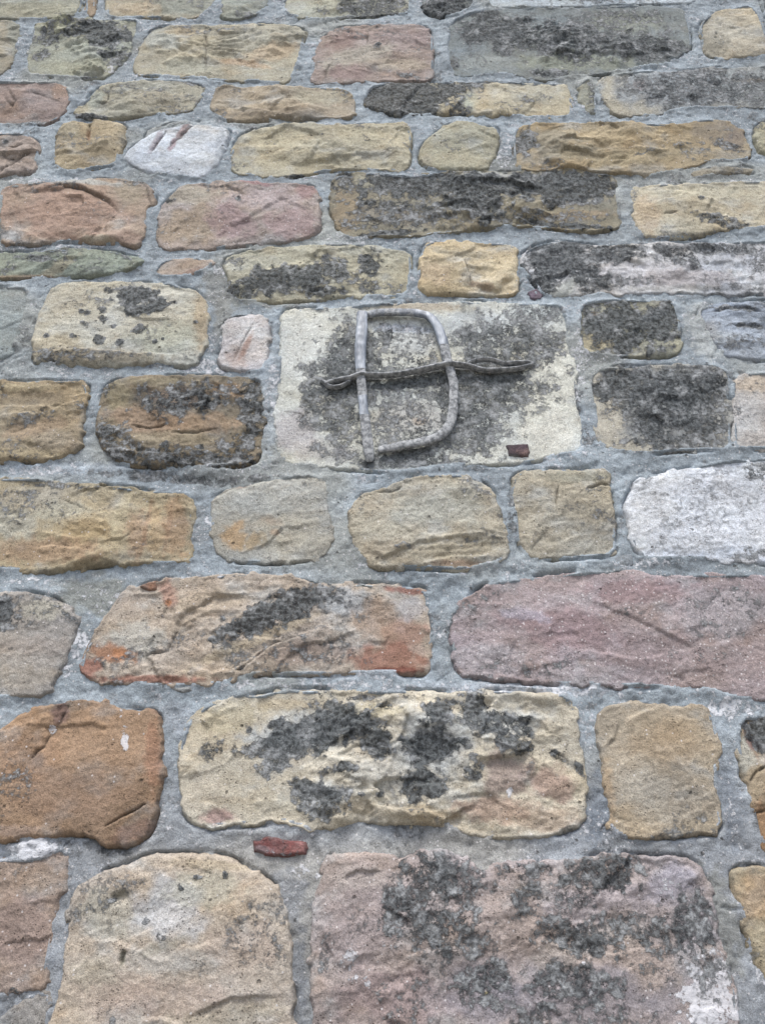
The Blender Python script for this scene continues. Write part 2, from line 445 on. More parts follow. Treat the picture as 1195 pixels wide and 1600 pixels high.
st('long brown stone with a dark pitted hollow at its right end', 'a08c66', 17, 1.2, 1.2, [(803,205),(812,195),(850,192),(930,190),(990,193),(1050,195),(1100,185),(1140,188),(1162,205),(1172,240),(1165,249),(1110,248),(1060,264),(1010,274),(960,268),(900,261),(850,264),(820,265),(805,250),(803,225)],
   [('L',820,220,20,22,0,.75),('c',850,215,60,16,0,'8a8470',.8),('c',1120,205,40,18,0,'7f7464',.8),('B',1130,225,26,10,25,-.010),('L',1135,224,28,8,20,.6),('c',1150,215,16,20,0,'7b6e64',.7),('c',960,210,70,12,0,'ad9566',.6),('c',900,240,60,12,0,'8f8466',.6),('c',1000,245,80,12,-8,'a08f68',.7),('L',1010,236,22,5,-20,.4),('S',[(905,232),(960,222),(1020,240),(1080,222)],.004,14),('L',1165,246,8,4,0,.6)])
st(None, '9c9576', 12, .8, .2, [(1184,191),(1260,186),(1260,243),(1192,240),(1180,214)])
st('flat sliver of tan stone in the joint', '94876c', 8, .6, .8, [(1080,267),(1108,258),(1180,261),(1176,268),(1120,271),(1085,276)], edge=.012)
# --- row E
st(None, 'a08a78', 8, .8, .3, [(-70,296),(-12,292),(-4,330),(-8,376),(-70,380)])
st('stone with an orange flaked face and cream rim', 'a58e76', 17, .8, .5, [(2,292),(60,284),(130,280),(190,279),(232,285),(243,312),(228,324),(225,350),(218,384),(190,377),(100,376),(40,381),(2,380),(0,335)],
   [('c',100,330,98,44,6,'a07e68',.9),('c',200,372,26,10,0,'9a7c6a',.7),('c',70,368,45,5,4,'9d7c66',.6),('c',205,300,22,18,0,'98886c',.8),('c',15,368,22,8,0,'a9b0b2',.7),('c',150,375,24,4,0,'b1a489',.8),('S',[(35,300),(70,296),(110,292),(150,304),(172,315),(190,335)],.009,13),('S',[(0,350),(30,358),(70,376),(110,382),(140,368),(210,372)],-.005,9),('K',[(70,293),(110,291),(160,308),(188,334)],1.8,.005),('K',[(228,290),(235,315),(240,320)],2.2,.007),('c',130,286,60,5,3,'aab0aa',.7),('L',215,284,20,6,0,.4)])
st('pink and ochre stone', 'a08f82', 16, .8, .3, [(285,290),(340,283),(381,281),(440,285),(495,291),(499,320),(499,355),(488,368),(440,378),(380,381),(300,388),(251,385),(244,368),(251,325),(266,305)],
   [('c',300,350,60,28,-10,'a38c6c',.8),('c',360,345,36,26,20,'9c7e80',.75),('c',420,310,60,20,0,'ac9a98',.8),('c',455,350,44,24,0,'9e817e',.8),('c',480,298,20,12,0,'996f6c',.7),('c',300,305,40,16,0,'a39a82',.7),('L',265,312,9,4,0,.8),('L',373,313,4,4,0,.9),('c',400,285,30,4,5,'995f66',.6),('S',[(330,372),(400,335),(440,310),(490,330)],.004,20)], speck=.3)
st('long stone, black crusted above and brown hollowed below', '8a8168', 22, 1.5, .7, [(520,276),(560,268),(640,274),(700,270),(780,268),(850,265),(900,262),(962,275),(966,310),(970,352),(940,358),(860,355),(790,352),(700,363),(600,368),(540,371),(524,350),(515,312)],
   [('L',700,290,170,22,2,1.0),('L',880,290,100,28,0,1.0),('L',740,318,50,26,20,.95),('L',545,285,25,14,0,.65),('L',640,335,110,22,-4,.6),('L',600,318,60,10,5,.7),('L',860,338,90,10,0,.5),('c',620,325,80,14,0,'7f7d70',.7),('c',800,280,120,12,0,'9aa0a0',.7),('c',540,330,22,40,20,'98805a',.7),('c',610,335,70,14,5,'8c8270',.8),('c',575,283,25,12,0,'aaa58c',.7),
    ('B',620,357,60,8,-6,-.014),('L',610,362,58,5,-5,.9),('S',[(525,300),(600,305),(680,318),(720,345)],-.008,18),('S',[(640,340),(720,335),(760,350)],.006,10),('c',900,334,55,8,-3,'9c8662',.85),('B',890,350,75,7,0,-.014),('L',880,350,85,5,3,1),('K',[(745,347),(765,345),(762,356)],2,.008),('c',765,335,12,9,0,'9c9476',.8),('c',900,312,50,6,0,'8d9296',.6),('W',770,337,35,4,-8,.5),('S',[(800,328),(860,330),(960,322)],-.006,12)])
st('pale yellow-tan stone running out at the right edge', 'b6a98a', 15, .7, .9, [(984,292),(1050,288),(1110,285),(1260,280),(1260,352),(1150,356),(1070,369),(1005,372),(995,355),(990,330)],
   [('c',1010,335,24,30,0,'b3946c',.6),('L',1130,345,48,10,12,.72),('L',1100,342,22,6,0,.6),('L',1093,311,8,3,0,.8),('c',1100,300,100,10,0,'b8ae8e',.5),('K',[(1035,335),(1060,330)],1.2,.003),('c',1100,325,70,10,0,'a89a7c',.5)])
# --- row F
st('flat green-grey stone', '858b78', 14, 1, .6, [(-60,395),(50,392),(130,388),(180,393),(228,405),(220,417),(180,427),(100,430),(-60,434)],
   [('L',60,402,30,6,0,.7),('L',10,420,20,8,-30,.5),('c',140,410,70,12,0,'8d957f',.7),('c',90,420,40,8,-30,'a2916f',.6),('c',40,432,60,3,0,'a07c56',.7),('L',195,400,12,3,30,.8),('S',[(70,400),(110,405),(140,402)],.004,8),('L',150,418,30,6,0,.35),('S',[(30,428),(80,408),(120,400)],-.005,12)])
st('thin pinkish stone wedged in the mortar', 'a8988a', 10, .4, 0, [(241,424),(256,406),(300,402),(333,408),(322,419),(290,431),(250,432)], [('c',300,425,25,6,-15,'97705c',.6)], edge=.015)
st('cream stone with grey-green lichen along its foot', 'a7a085', 17, 1, .5, [(350,406),(375,395),(420,388),(500,382),(560,381),(640,391),(642,420),(637,459),(600,462),(560,459),(500,464),(420,469),(366,469),(356,440)],
   [('L',450,435,80,22,-6,1.0),('L',520,420,30,22,30,.7),('L',578,413,18,20,0,.9),('L',560,440,45,12,20,.6),('L',375,455,40,14,-10,.8),('L',500,455,40,8,0,.85),('L',620,450,20,10,0,.4),('c',400,410,40,10,0,'adaa96',.6),('L',370,410,18,10,0,.4),('K',[(480,455),(505,452),(512,462)],1.8,.006),('S',[(470,400),(510,402),(530,430)],.004,10)])
st('small honey-coloured stone with a chipped corner', 'b8a47c', 18, .8, 0, [(660,388),(670,379),(720,378),(800,382),(808,400),(809,440),(808,458),(760,459),(700,458),(655,454),(655,420)],
   [('S',[(724,405),(735,430),(742,446)],-.010,16),('K',[(724,405),(732,425),(738,448)],1.3,.004),('S',[(738,446),(780,455),(785,440),(808,435)],.010,10),('c',755,448,22,5,10,'7f5a38',.6),('c',770,415,32,16,-10,'c2ac7e',.7),('c',680,430,25,18,30,'bda380',.6),('c',710,395,45,8,5,'a69672',.6),('S',[(665,385),(700,398),(760,400)],.004,9),('L',665,410,8,6,0,.25)])
st('stone with a coarse black left end and pinkish white right', 'b3b2b2', 16, 1, 1, [(812,400),(830,386),(870,376),(950,384),(1020,380),(1100,378),(1260,375),(1260,458),(1150,457),(1050,454),(950,458),(850,462),(836,440),(818,420)],
   [('L',870,405,62,34,-10,1),('L',850,440,30,24,-60,1),('L',910,430,40,22,20,.8),('L',950,400,60,16,-5,.8),('L',1060,400,45,14,20,.72),('L',1120,388,70,10,0,.7),('L',1185,400,20,30,0,.5),('c',1010,430,80,22,0,'bebabc',.85),('c',880,452,36,10,-30,'aeb0a6',.9),('c',1080,435,80,14,0,'a59690',.6),('c',1050,450,80,6,0,'a6a298',.6),('S',[(850,462),(880,432),(940,440),(960,400)],-.006,10),('L',975,440,60,8,-5,.4)])
# --- row G
st('smooth blue-grey stone at the left edge', '8f9896', 8, .5, .1, [(-60,445),(44,448),(42,480),(25,530),(12,558),(-60,562)], [('c',30,465,20,20,0,'8a8a84',.5)])
st('large cream stone spotted with black lichen', 'b2ac98', 18, .6, .5, [(86,446),(120,441),(180,440),(260,442),(310,455),(324,482),(325,520),(315,550),(303,571),(250,567),(180,570),(120,568),(50,564),(50,540),(60,500),(72,465)],
   [('c',100,470,50,22,0,'b0a282',.6),('c',90,545,50,22,0,'a59470',.7),('c',150,557,110,12,0,'85765a',.75),('L',130,556,90,8,0,.45),('L',85,556,40,14,0,.5),('c',315,500,12,55,0,'a98c5e',.6),('c',260,530,50,26,0,'a6a890',.6),
    ('L',215,462,36,13,5,1.15),('L',245,478,24,12,-20,1.15),('L',215,486,18,9,0,1.1),('L',202,476,14,8,0,.9),('L',160,485,7,6,0,.95),('L',162,501,7,8,0,.85),('L',155,530,9,9,0,1.1),('L',188,536,7,7,0,1.1),('L',220,517,13,8,-20,.9),('L',137,490,7,5,0,.8),('L',128,488,4,4,0,.9),('L',178,512,6,5,0,.75),('L',170,455,7,5,0,.7),('L',117,526,7,4,0,.7),('L',133,507,8,5,0,.55),('L',243,534,3,3,0,1),('L',255,530,3,3,0,1),('L',306,504,4,2,0,.8),('L',73,525,3,3,0,1),('L',275,519,3,3,0,.7),('L',153,468,4,3,0,.8),('S',[(55,552),(120,545),(200,552),(300,556)],-.006,12)])
st('small whitish stone with a rust-coloured vein', 'b6aeaa', 13, .5, 0, [(346,500),(375,491),(418,490),(420,520),(416,558),(411,580),(370,577),(342,568),(345,540)],
   [('K',[(398,500),(385,525),(362,565)],1.3,.003),('c',370,560,18,14,0,'a88a78',.6),('c',385,540,5,22,28,'9c6c50',.7)], speck=.3)
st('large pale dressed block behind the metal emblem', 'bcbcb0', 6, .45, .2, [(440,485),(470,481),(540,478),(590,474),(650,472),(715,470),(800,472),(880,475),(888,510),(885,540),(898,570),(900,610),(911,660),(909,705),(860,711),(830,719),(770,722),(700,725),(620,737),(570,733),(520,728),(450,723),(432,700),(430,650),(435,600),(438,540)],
   [('L',545,560,62,60,-20,.72),('L',520,620,60,50,20,.66),('L',600,680,110,42,0,.52),('L',750,610,95,85,0,.72),('L',800,540,90,50,-10,.74),('L',830,490,70,18,0,.55),('L',620,600,90,60,0,.46),('L',640,540,70,40,0,.30),('L',850,545,35,16,10,.7),('L',740,680,60,34,0,.62),('L',640,720,90,14,0,.7),('L',540,530,26,26,0,.6),('L',700,580,150,16,-5,.75),('L',505,600,30,18,0,.8),('c',530,704,11,10,0,'464654',.9),('W',515,694,14,8,0,.5),('L',640,598,70,7,-5,1.15),('L',770,590,55,7,-3,1.2),('L',545,607,30,7,-10,1.1),('L',640,706,50,6,-12,1.1),('L',578,722,9,10,0,1.2),  # narrow strips under the bars: dark stain with the bars' shadow painted in
    ('c',475,540,34,60,0,'c9c8bd',.9),('c',460,670,34,34,0,'a59c9c',.8),('c',860,610,45,90,15,'cbc7b4',.95),('c',865,680,40,34,0,'ccc7b6',.9),('c',640,530,50,26,0,'b5b6b2',.8),('c',740,505,60,22,0,'b3b8b8',.7),('c',640,650,60,30,0,'a9a49e',.7),('c',650,478,70,9,0,'a28a68',.7),('c',655,656,12,7,0,'bca892',.9),('L',653,655,3,3,0,1),('W',740,500,50,20,0,.35),('W',620,512,55,6,0,.7),('c',625,512,45,7,3,'a4aebc',.8),('c',520,705,40,18,0,'9c9a98',.6),('c',480,700,30,18,0,'b5aba0',.6),
    ('K',[(440,640),(470,645),(480,660)],1.3,.003),('B',760,610,120,90,0,-.003)], speck=.35, edge=.016)
st('small square stone coated in dark grey lichen', '96937c', 13, 1, .2, [(905,481),(916,471),(960,466),(1055,470),(1061,500),(1066,540),(1050,552),(960,555),(912,549),(905,520)],
   [('L',975,510,80,42,0,.95),('L',1040,500,24,42,0,1.0),('c',930,535,26,20,10,'b0a27c',.85),('c',1055,530,14,20,0,'aca585',.9),('c',1020,492,22,9,-20,'9aa2a4',.9),('L',920,485,20,14,0,.6),('c',928,488,6,3,0,'a87c3c',.8),('c',980,550,50,5,0,'a29c88',.7)])
st('blue-grey stone with dark grooves at the right edge', '929aa4', 10, 1.1, .6, [(1088,484),(1120,473),(1180,471),(1260,466),(1260,564),(1180,560),(1148,557),(1126,545),(1104,508)],
   [('K',[(1105,487),(1150,480),(1200,490)],2.6,.006),('K',[(1140,508),(1170,508),(1210,512)],2.8,.007),('L',1150,482,40,5,5,.7),('L',1175,510,40,5,4,.7),('L',1160,535,40,14,0,.35),('c',1150,500,40,10,0,'9ea8b4',.6)])
st('broad grey lichen-covered stone with a pale lower left rim', '9c978a', 11, .9, .2, [(925,582),(945,574),(1000,572),(1060,569),(1110,568),(1139,580),(1137,620),(1141,660),(1141,701),(1060,702),(1000,709),(950,700),(932,681),(930,640),(920,610)],
   [('L',1045,630,90,70,0,.78),('L',980,600,60,30,0,.9),('L',1090,590,55,26,0,.8),('L',1060,690,80,18,0,.7),('L',1118,640,26,70,0,.65),('c',950,660,26,30,20,'b5ab94',.9),('c',980,695,50,10,8,'b0a68e',.8),('c',930,620,10,30,0,'b3aa94',.9),('c',1040,640,70,50,0,'7c8183',.9),('c',1060,600,80,30,0,'7c8183',.8)], speck=.3, edge=.02)
st('pale pinkish stone at the right edge', 'b1a79c', 9, .4, .1, [(1147,586),(1180,582),(1260,582),(1260,700),(1149,700),(1148,650),(1145,616)], [('c',1180,600,40,14,0,'b39c7c',.7),('c',1170,640,40,26,0,'b2b0ae',.6)])
# --- row H left
st('brown layered stone with two rolls, left edge', '9d8a68', 19, .9, .5, [(-60,595),(60,595),(134,597),(137,622),(128,650),(124,703),(80,717),(-60,722)],
   [('c',60,620,50,12,0,'86755a',.7),('B',50,622,50,10,0,-.008),('S',[(-10,632),(40,634),(90,637),(130,625)],-.009,9),('L',50,655,40,10,-10,.4),('c',60,670,60,14,-10,'94795a',.7),('c',90,690,40,16,0,'9c8c74',.6),('c',30,605,60,6,0,'ab9a72',.7),('B',60,665,70,12,-10,-.006),('c',40,710,60,7,0,'b09c70',.6),('L',125,630,8,14,0,.4)])
st('dark brown rounded stone with ochre centre and charred patch', '85765c', 22, 1.1, .6, [(165,601),(190,591),(260,588),(340,586),(408,590),(413,612),(410,660),(404,715),(380,725),(300,728),(220,728),(182,722),(160,700),(150,670),(155,640)],
   [('L',280,628,70,28,-4,.72),('L',340,612,60,18,0,.55),('L',180,690,30,36,-20,.62),('L',280,715,130,16,0,.75),('L',395,640,22,60,0,.7),('L',370,700,40,22,0,.6),('c',250,600,60,8,0,'8c8060',.7),('c',185,620,24,22,0,'94855e',.8),('c',230,660,60,22,10,'98785a',.7),('c',310,662,70,16,-4,'9c7c58',.7),('c',270,685,70,10,0,'a08e6c',.8),('c',355,610,30,14,0,'9c7648',.7),('c',280,625,50,20,0,'75645c',.7),('K',[(200,665),(235,671),(265,664)],1.6,.005),('K',[(262,677),(300,678),(340,668)],1.4,.004),('L',170,605,20,12,0,.5),('S',[(175,690),(200,705),(260,712),(400,690)],-.006,16)])
# --- row I
st('ochre stone with swirling bands at its right end', 'a3926e', 17, .9, .8, [(-60,746),(60,748),(140,756),(215,765),(240,768),(298,770),(300,810),(296,850),(301,871),(270,879),(180,877),(90,890),(-60,890)],
   [('c',60,775,70,20,0,'a49a84',.7),('c',20,815,45,24,0,'a3a498',.6),('c',100,800,40,20,0,'a8a693',.6),('c',130,830,40,24,0,'b09058',.6),('c',70,860,90,20,0,'a07c58',.75),('c',215,835,16,40,0,'a3805c',.75),('c',245,830,14,42,0,'ac8c5c',.8),('c',275,820,20,50,0,'a47c50',.7),('c',190,800,10,40,20,'b4a47c',.6),('c',230,820,4,46,10,'9c7450',.6),('c',262,830,4,44,10,'946c48',.5),('L',40,775,60,14,0,.28),('L',70,755,40,6,4,.5),('L',130,760,30,6,4,.5),('L',10,888,24,4,0,.8),('S',[(0,838),(60,826),(120,842),(160,836)],-.005,14),('S',[(0,866),(80,852),(160,866)],-.005,12),('K',[(90,775),(120,790),(140,800)],1.1,.003)])
st('grey-buff stone stained with an orange curl', 'a09a8a', 10, .6, .3, [(331,776),(390,756),(440,746),(490,741),(512,752),(510,790),(520,830),(514,860),(490,871),(400,877),(345,871),(331,842),(332,802)],
   [('c',365,838,18,20,-30,'ab854e',.85),('c',395,845,20,12,-20,'a88a58',.8),('c',425,813,18,7,15,'8e7258',.7),('c',428,832,8,5,0,'b07c50',.8),('c',372,820,10,8,0,'b08850',.8),('c',450,830,45,28,0,'a29880',.6),('c',400,790,50,18,0,'9fa098',.6),('S',[(345,850),(390,868),(430,850),(470,845)],.004,12),('K',[(335,774),(380,755),(395,750)],1.4,.004),('c',385,757,14,3,-20,'8a5c48',.7)])
st('rounded buff stone with a rusty lower lip', 'a79c84', 19, .8, .5, [(561,775),(600,766),(640,746),(690,742),(740,746),(770,765),(780,795),(789,830),(795,866),(775,879),(720,891),(640,885),(580,884),(556,860),(545,825),(546,800)],
   [('c',680,800,80,24,0,'a0a092',.6),('c',600,860,40,18,0,'a08e70',.7),('c',720,882,50,6,0,'8a6a50',.75),('c',700,862,80,12,-5,'96886a',.7),('c',590,790,40,16,0,'ab9c80',.5),('c',600,830,45,16,10,'b0a68c',.6),('S',[(560,850),(600,872),(650,850),(720,838),(785,850)],.006,16),('L',740,765,34,14,25,.35),('L',630,855,14,5,0,.4),('S',[(650,882),(700,870),(780,868)],-.005,8),('c',720,770,40,14,20,'8f8c7a',.6),('K',[(590,769),(612,768),(632,757)],1.5,.004)])
st('square tan stone with a short vertical crack', 'a39880', 14, .5, .7, [(803,741),(850,735),(952,732),(952,770),(960,812),(961,866),(900,870),(832,872),(812,855),(805,810),(802,770)],
   [('K',[(873,757),(869,775),(868,795)],1.4,.004),('K',[(915,765),(935,758),(955,757)],2,.006),('L',925,765,20,5,-10,.4),('c',900,745,50,10,0,'8a8874',.7),('c',850,850,26,14,0,'8f836a',.6),('B',850,840,14,14,0,-.005),('c',900,800,60,30,0,'a89a7c',.4),('L',940,745,16,8,0,.3),('S',[(825,860),(845,840),(852,825)],.004,8)])
st('large bluish-white stone', 'c6c8cb', 12, .6, .2, [(990,760),(1010,743),(1060,735),(1140,719),(1180,717),(1260,713),(1260,880),(1150,876),(1080,870),(1010,872),(988,850),(985,815),(978,790)],
   [('c',1090,800,120,60,0,'c6c9d0',.7),('L',1100,800,140,80,0,.16),('c',1060,850,90,18,0,'a8a8a8',.5),('c',1150,770,40,20,20,'b0b0b2',.5),('L',1185,735,30,14,0,.5),('L',1115,777,10,5,0,.3),('L',1175,865,40,12,-10,.35),('c',1020,790,40,30,0,'bcb8b0',.4),('K',[(1170,745),(1180,735),(1200,735)],1.5,.004)], speck=.5)
# --- row J
st('buff stone with a dark patch at the left edge', 'a3988a', 17, .5, .2, [(-60,930),(30,926),(55,929),(82,934),(110,956),(124,966),(117,990),(100,1040),(72,1084),(-60,1093)],
   [('L',5,955,20,26,0,.95),('S',[(30,932),(25,955),(22,975)],.005,8),('c',60,1010,60,14,0,'998a7c',.6),('c',40,1060,60,18,0,'a6967e',.5),('c',70,955,34,16,0,'a9a28c',.7),('L',105,960,20,5,40,.55),('L',18,1014,6,3,0,.5)])
st('long stone with rusty red ends and a slanting dark lichen streak', 'ab9a86', 16, .9, .8, [(195,921),(222,916),(236,910),(248,910),(262,905),(320,900),(400,898),(460,900),(510,912),(600,913),(664,919),(668,940),(675,970),(674,1005),(669,1050),(600,1049),(480,1052),(400,1051),(340,1067),(280,1070),(200,1067),(150,1065),(126,1042),(135,1010),(158,975),(176,945)],
   [('L',435,955,95,24,-22,.98),('L',370,985,40,16,-20,.8),('L',490,932,50,18,0,.8),('c',540,940,36,22,0,'aeb4b8',.75),('c',400,1000,110,9,-22,'b4a07c',.7),('c',320,940,70,18,-4,'a89478',.6),('c',210,1000,45,30,0,'a6a69c',.7),
    ('c',175,1020,36,14,10,'9a6236',.95),('c',140,1042,20,18,0,'8a4a34',.9),('c',190,1020,14,10,0,'ab6a2c',.8),('c',610,1030,60,26,0,'92543a',.85),('c',620,1046,50,5,0,'6e3424',.9),('c',630,990,40,24,10,'9c6850',.7),('c',640,922,40,5,6,'934c3a',.8),('c',590,970,36,34,0,'9f7f62',.7),('c',640,950,24,20,0,'a5a2a4',.7),('c',655,1015,16,8,20,'b59c88',.8),('c',262,925,14,24,-20,'96604a',.7),('c',263,942,6,5,0,'b06a2a',.8),('c',240,1062,90,7,0,'8c4c34',.85),('c',480,1020,70,18,-5,'a08878',.6),('W',225,985,14,20,0,.4),('W',150,1008,8,5,0,.7),
    ('S',[(218,1030),(270,1010),(280,965),(330,935),(400,925)],.006,14),('S',[(290,1035),(330,1050),(370,1045),(420,1010),(490,985),(520,975)],-.010,16),('K',[(330,1050),(375,1046),(425,1008),(492,987)],1.5,.005),('K',[(218,1027),(262,1015),(282,975)],1.2,.004),('K',[(655,980),(672,994)],2,.007),('S',[(560,985),(575,1000),(640,1010)],.004,10),('S',[(300,925),(400,935),(500,925)],.003,14)])
st('long pink-purple gritstone, right of the bottom centre', '9c8a88', 13, .6, .3, [(702,965),(720,941),(748,922),(771,909),(850,900),(900,895),(980,890),(1020,897),(1060,899),(1260,898),(1260,1098),(1150,1090),(1100,1074),(1000,1071),(900,1067),(800,1062),(714,1052),(708,1010)],
   [('c',880,980,90,34,10,'8f6f6e',.7),('c',1000,925,80,20,0,'94716f',.6),('c',1030,1020,90,28,0,'8a7470',.65),('c',760,1030,60,28,0,'a59c9e',.8),('c',850,940,60,16,0,'a39494',.6),('c',1120,960,80,40,0,'a19797',.8),('c',1010,1000,26,18,20,'a69494',.5),('c',820,960,40,10,10,'ada6b4',.6),('c',1150,1040,60,26,0,'998480',.6),('c',900,1050,90,12,0,'a29899',.6),('L',980,955,30,8,0,.25),('L',1120,985,60,16,0,.22),('L',1080,1025,60,14,0,.2),('S',[(900,930),(980,962),(1060,1000),(1100,1020)],.004,24),('S',[(880,1010),(1000,1030),(1120,1005)],-.004,18)], speck=1.0, edge=.035)
# --- row K
st('large smooth orange-brown stone with a white dribble', '9b7a58', 20, .45, .1, [(-60,1160),(4,1142),(30,1120),(70,1101),(112,1099),(150,1095),(162,1098),(186,1109),(245,1111),(250,1150),(252,1200),(247,1250),(234,1300),(205,1321),(160,1318),(150,1301),(110,1300),(80,1309),(-60,1312)],
   [('c',150,1180,70,40,10,'a08060',.5),('c',110,1240,90,40,0,'95755a',.6),('c',50,1180,60,40,0,'9a724c',.5),('c',95,1115,14,20,20,'6e5250',.8),('c',60,1190,14,10,-40,'7a6a60',.6),('W',83,1138,9,8,0,.95),('W',197,1160,7,26,-4,1),('W',190,1118,5,10,0,.8),('W',40,1210,5,4,0,.7),('W',60,1103,20,4,-15,.4),('K',[(108,1103),(96,1125),(70,1165),(40,1195)],2.0,.005),('B',90,1130,18,34,25,-.008),('S',[(30,1130),(80,1138),(140,1132),(190,1140)],.004,18),
    ('S',[(150,1302),(190,1278),(215,1268),(243,1250)],-.008,14),('K',[(152,1300),(190,1277),(242,1250)],1.4,.006),('c',210,1300,40,14,-20,'7f5a48',.6),('c',240,1180,12,60,0,'a26c48',.6),('c',20,1300,40,10,0,'a08878',.6)])
st('large cream stone blotched with grey lichen and pink patches', 'b9ac92', 18, 1.35, .2, [(350,1096),(372,1083),(400,1089),(440,1078),(520,1080),(600,1080),(700,1083),(800,1080),(889,1088),(899,1120),(905,1160),(912,1200),(914,1260),(911,1285),(860,1304),(790,1308),(730,1302),(690,1286),(640,1283),(560,1282),(512,1292),(490,1296),(440,1281),(400,1284),(340,1290),(300,1285),(284,1262),(280,1200),(284,1156),(300,1118),(330,1100)],
   [('L',470,1150,85,30,-12,1.0),('L',545,1130,60,26,20,1.0),('L',590,1160,26,26,0,.9),('L',430,1185,20,30,40,.8),('L',400,1170,30,14,0,.6),('L',685,1115,26,22,0,1.0),('L',670,1170,44,30,0,1.05),('L',660,1225,36,26,10,1.0),('L',740,1100,20,26,20,.9),('L',770,1130,60,26,10,.8),('L',800,1160,34,20,20,.85),('L',500,1242,48,20,5,.9),('L',470,1225,24,10,0,.95),('L',542,1200,18,9,0,1),('L',512,1203,20,7,0,.6),('L',500,1265,34,16,0,.7),('L',594,1243,9,6,0,1),('L',645,1250,9,8,0,1.1),('L',740,1205,14,22,0,.8),('L',332,1170,22,16,-30,.55),('L',515,1100,14,8,-20,.9),('L',600,1102,9,9,0,.7),('L',905,1200,6,14,-20,.9),('L',870,1180,20,6,30,.6),('L',560,1090,30,5,0,.5),('L',640,1088,20,4,0,.5),
    ('c',480,1140,90,30,-10,'a5adb2',.75),('c',680,1160,60,50,0,'a8b0b4',.7),('c',780,1130,60,24,0,'a9b0b2',.7),('c',500,1240,44,20,0,'a0a6a8',.7),
    ('c',790,1210,40,36,10,'8a726a',.8),('c',860,1225,40,26,20,'9c7868',.8),('c',770,1265,60,20,0,'a07c66',.75),('c',340,1275,28,12,0,'9a726a',.9),('c',850,1280,60,20,0,'aa8c70',.7),('c',620,1268,90,12,4,'93805f',.6),('c',460,1255,60,14,0,'b3a98f',.5),('c',360,1120,50,22,-10,'b5a57c',.6),('c',440,1100,50,10,0,'b59c6c',.5),('c',580,1110,60,12,0,'b6a67c',.6),('c',620,1210,60,24,0,'b6b1a4',.7),('c',320,1240,36,30,0,'b0a088',.4),('c',350,1250,50,6,0,'978668',.6),('W',797,1235,7,8,0,1.05),('W',630,1180,30,30,0,.25),
    ('S',[(300,1252),(350,1258),(420,1245),(470,1262),(510,1285)],-.007,14),('S',[(560,1255),(620,1262),(680,1270),(730,1300)],-.008,14),('S',[(600,1100),(630,1110),(650,1140),(720,1130)],.005,10),('S',[(455,1170),(560,1190),(620,1185)],-.005,14),('B',880,1225,30,20,0,.007),('B',490,1130,60,18,-10,.006),('B',700,1125,26,20,0,.006),('S',[(690,1250),(760,1240),(800,1270)],.004,12),('K',[(855,1170),(885,1185),(906,1210)],1.8,.006)])
st('upright smooth buff stone', 'a69478', 14, .4, .3, [(940,1111),(960,1101),(1010,1095),(1024,1101),(1090,1101),(1104,1107),(1112,1125),(1122,1165),(1117,1200),(1122,1250),(1128,1297),(1060,1303),(990,1308),(957,1301),(948,1240),(942,1180),(933,1150)],
   [('c',955,1130,24,26,0,'978a74',.7),('c',1040,1160,60,34,0,'a78c66',.6),('c',1000,1230,50,34,0,'a49c8c',.6),('c',1050,1270,50,24,0,'a69c8a',.5),('c',948,1250,12,60,0,'ac8c60',.6),('c',1095,1290,34,14,0,'8f7e60',.6),('S',[(970,1130),(1000,1112),(1030,1102)],-.005,10),('S',[(1030,1150),(1070,1200),(1120,1260)],-.003,20),('S',[(965,1120),(962,1150),(945,1170)],-.004,8),('L',958,1298,12,6,0,.4),('L',1053,1166,7,5,0,.35)], edge=.02)
st('stone with a dark top and ochre foot at the right edge', 'a18b68', 12, .8, .6, [(1156,1121),(1180,1118),(1260,1115),(1260,1345),(1215,1335),(1190,1318),(1176,1270),(1162,1200),(1152,1160)],
   [('L',1190,1140,26,34,0,.95),('c',1165,1180,14,30,0,'aaa798',.9),('c',1172,1155,6,26,-20,'7a4640',.8),('c',1190,1165,14,8,30,'7e4a42',.7),('K',[(1168,1225),(1182,1205),(1200,1195)],1.6,.005),('c',1190,1290,20,40,0,'9c6c3c',.7),('K',[(1176,1272),(1200,1264)],1.6,.005)])
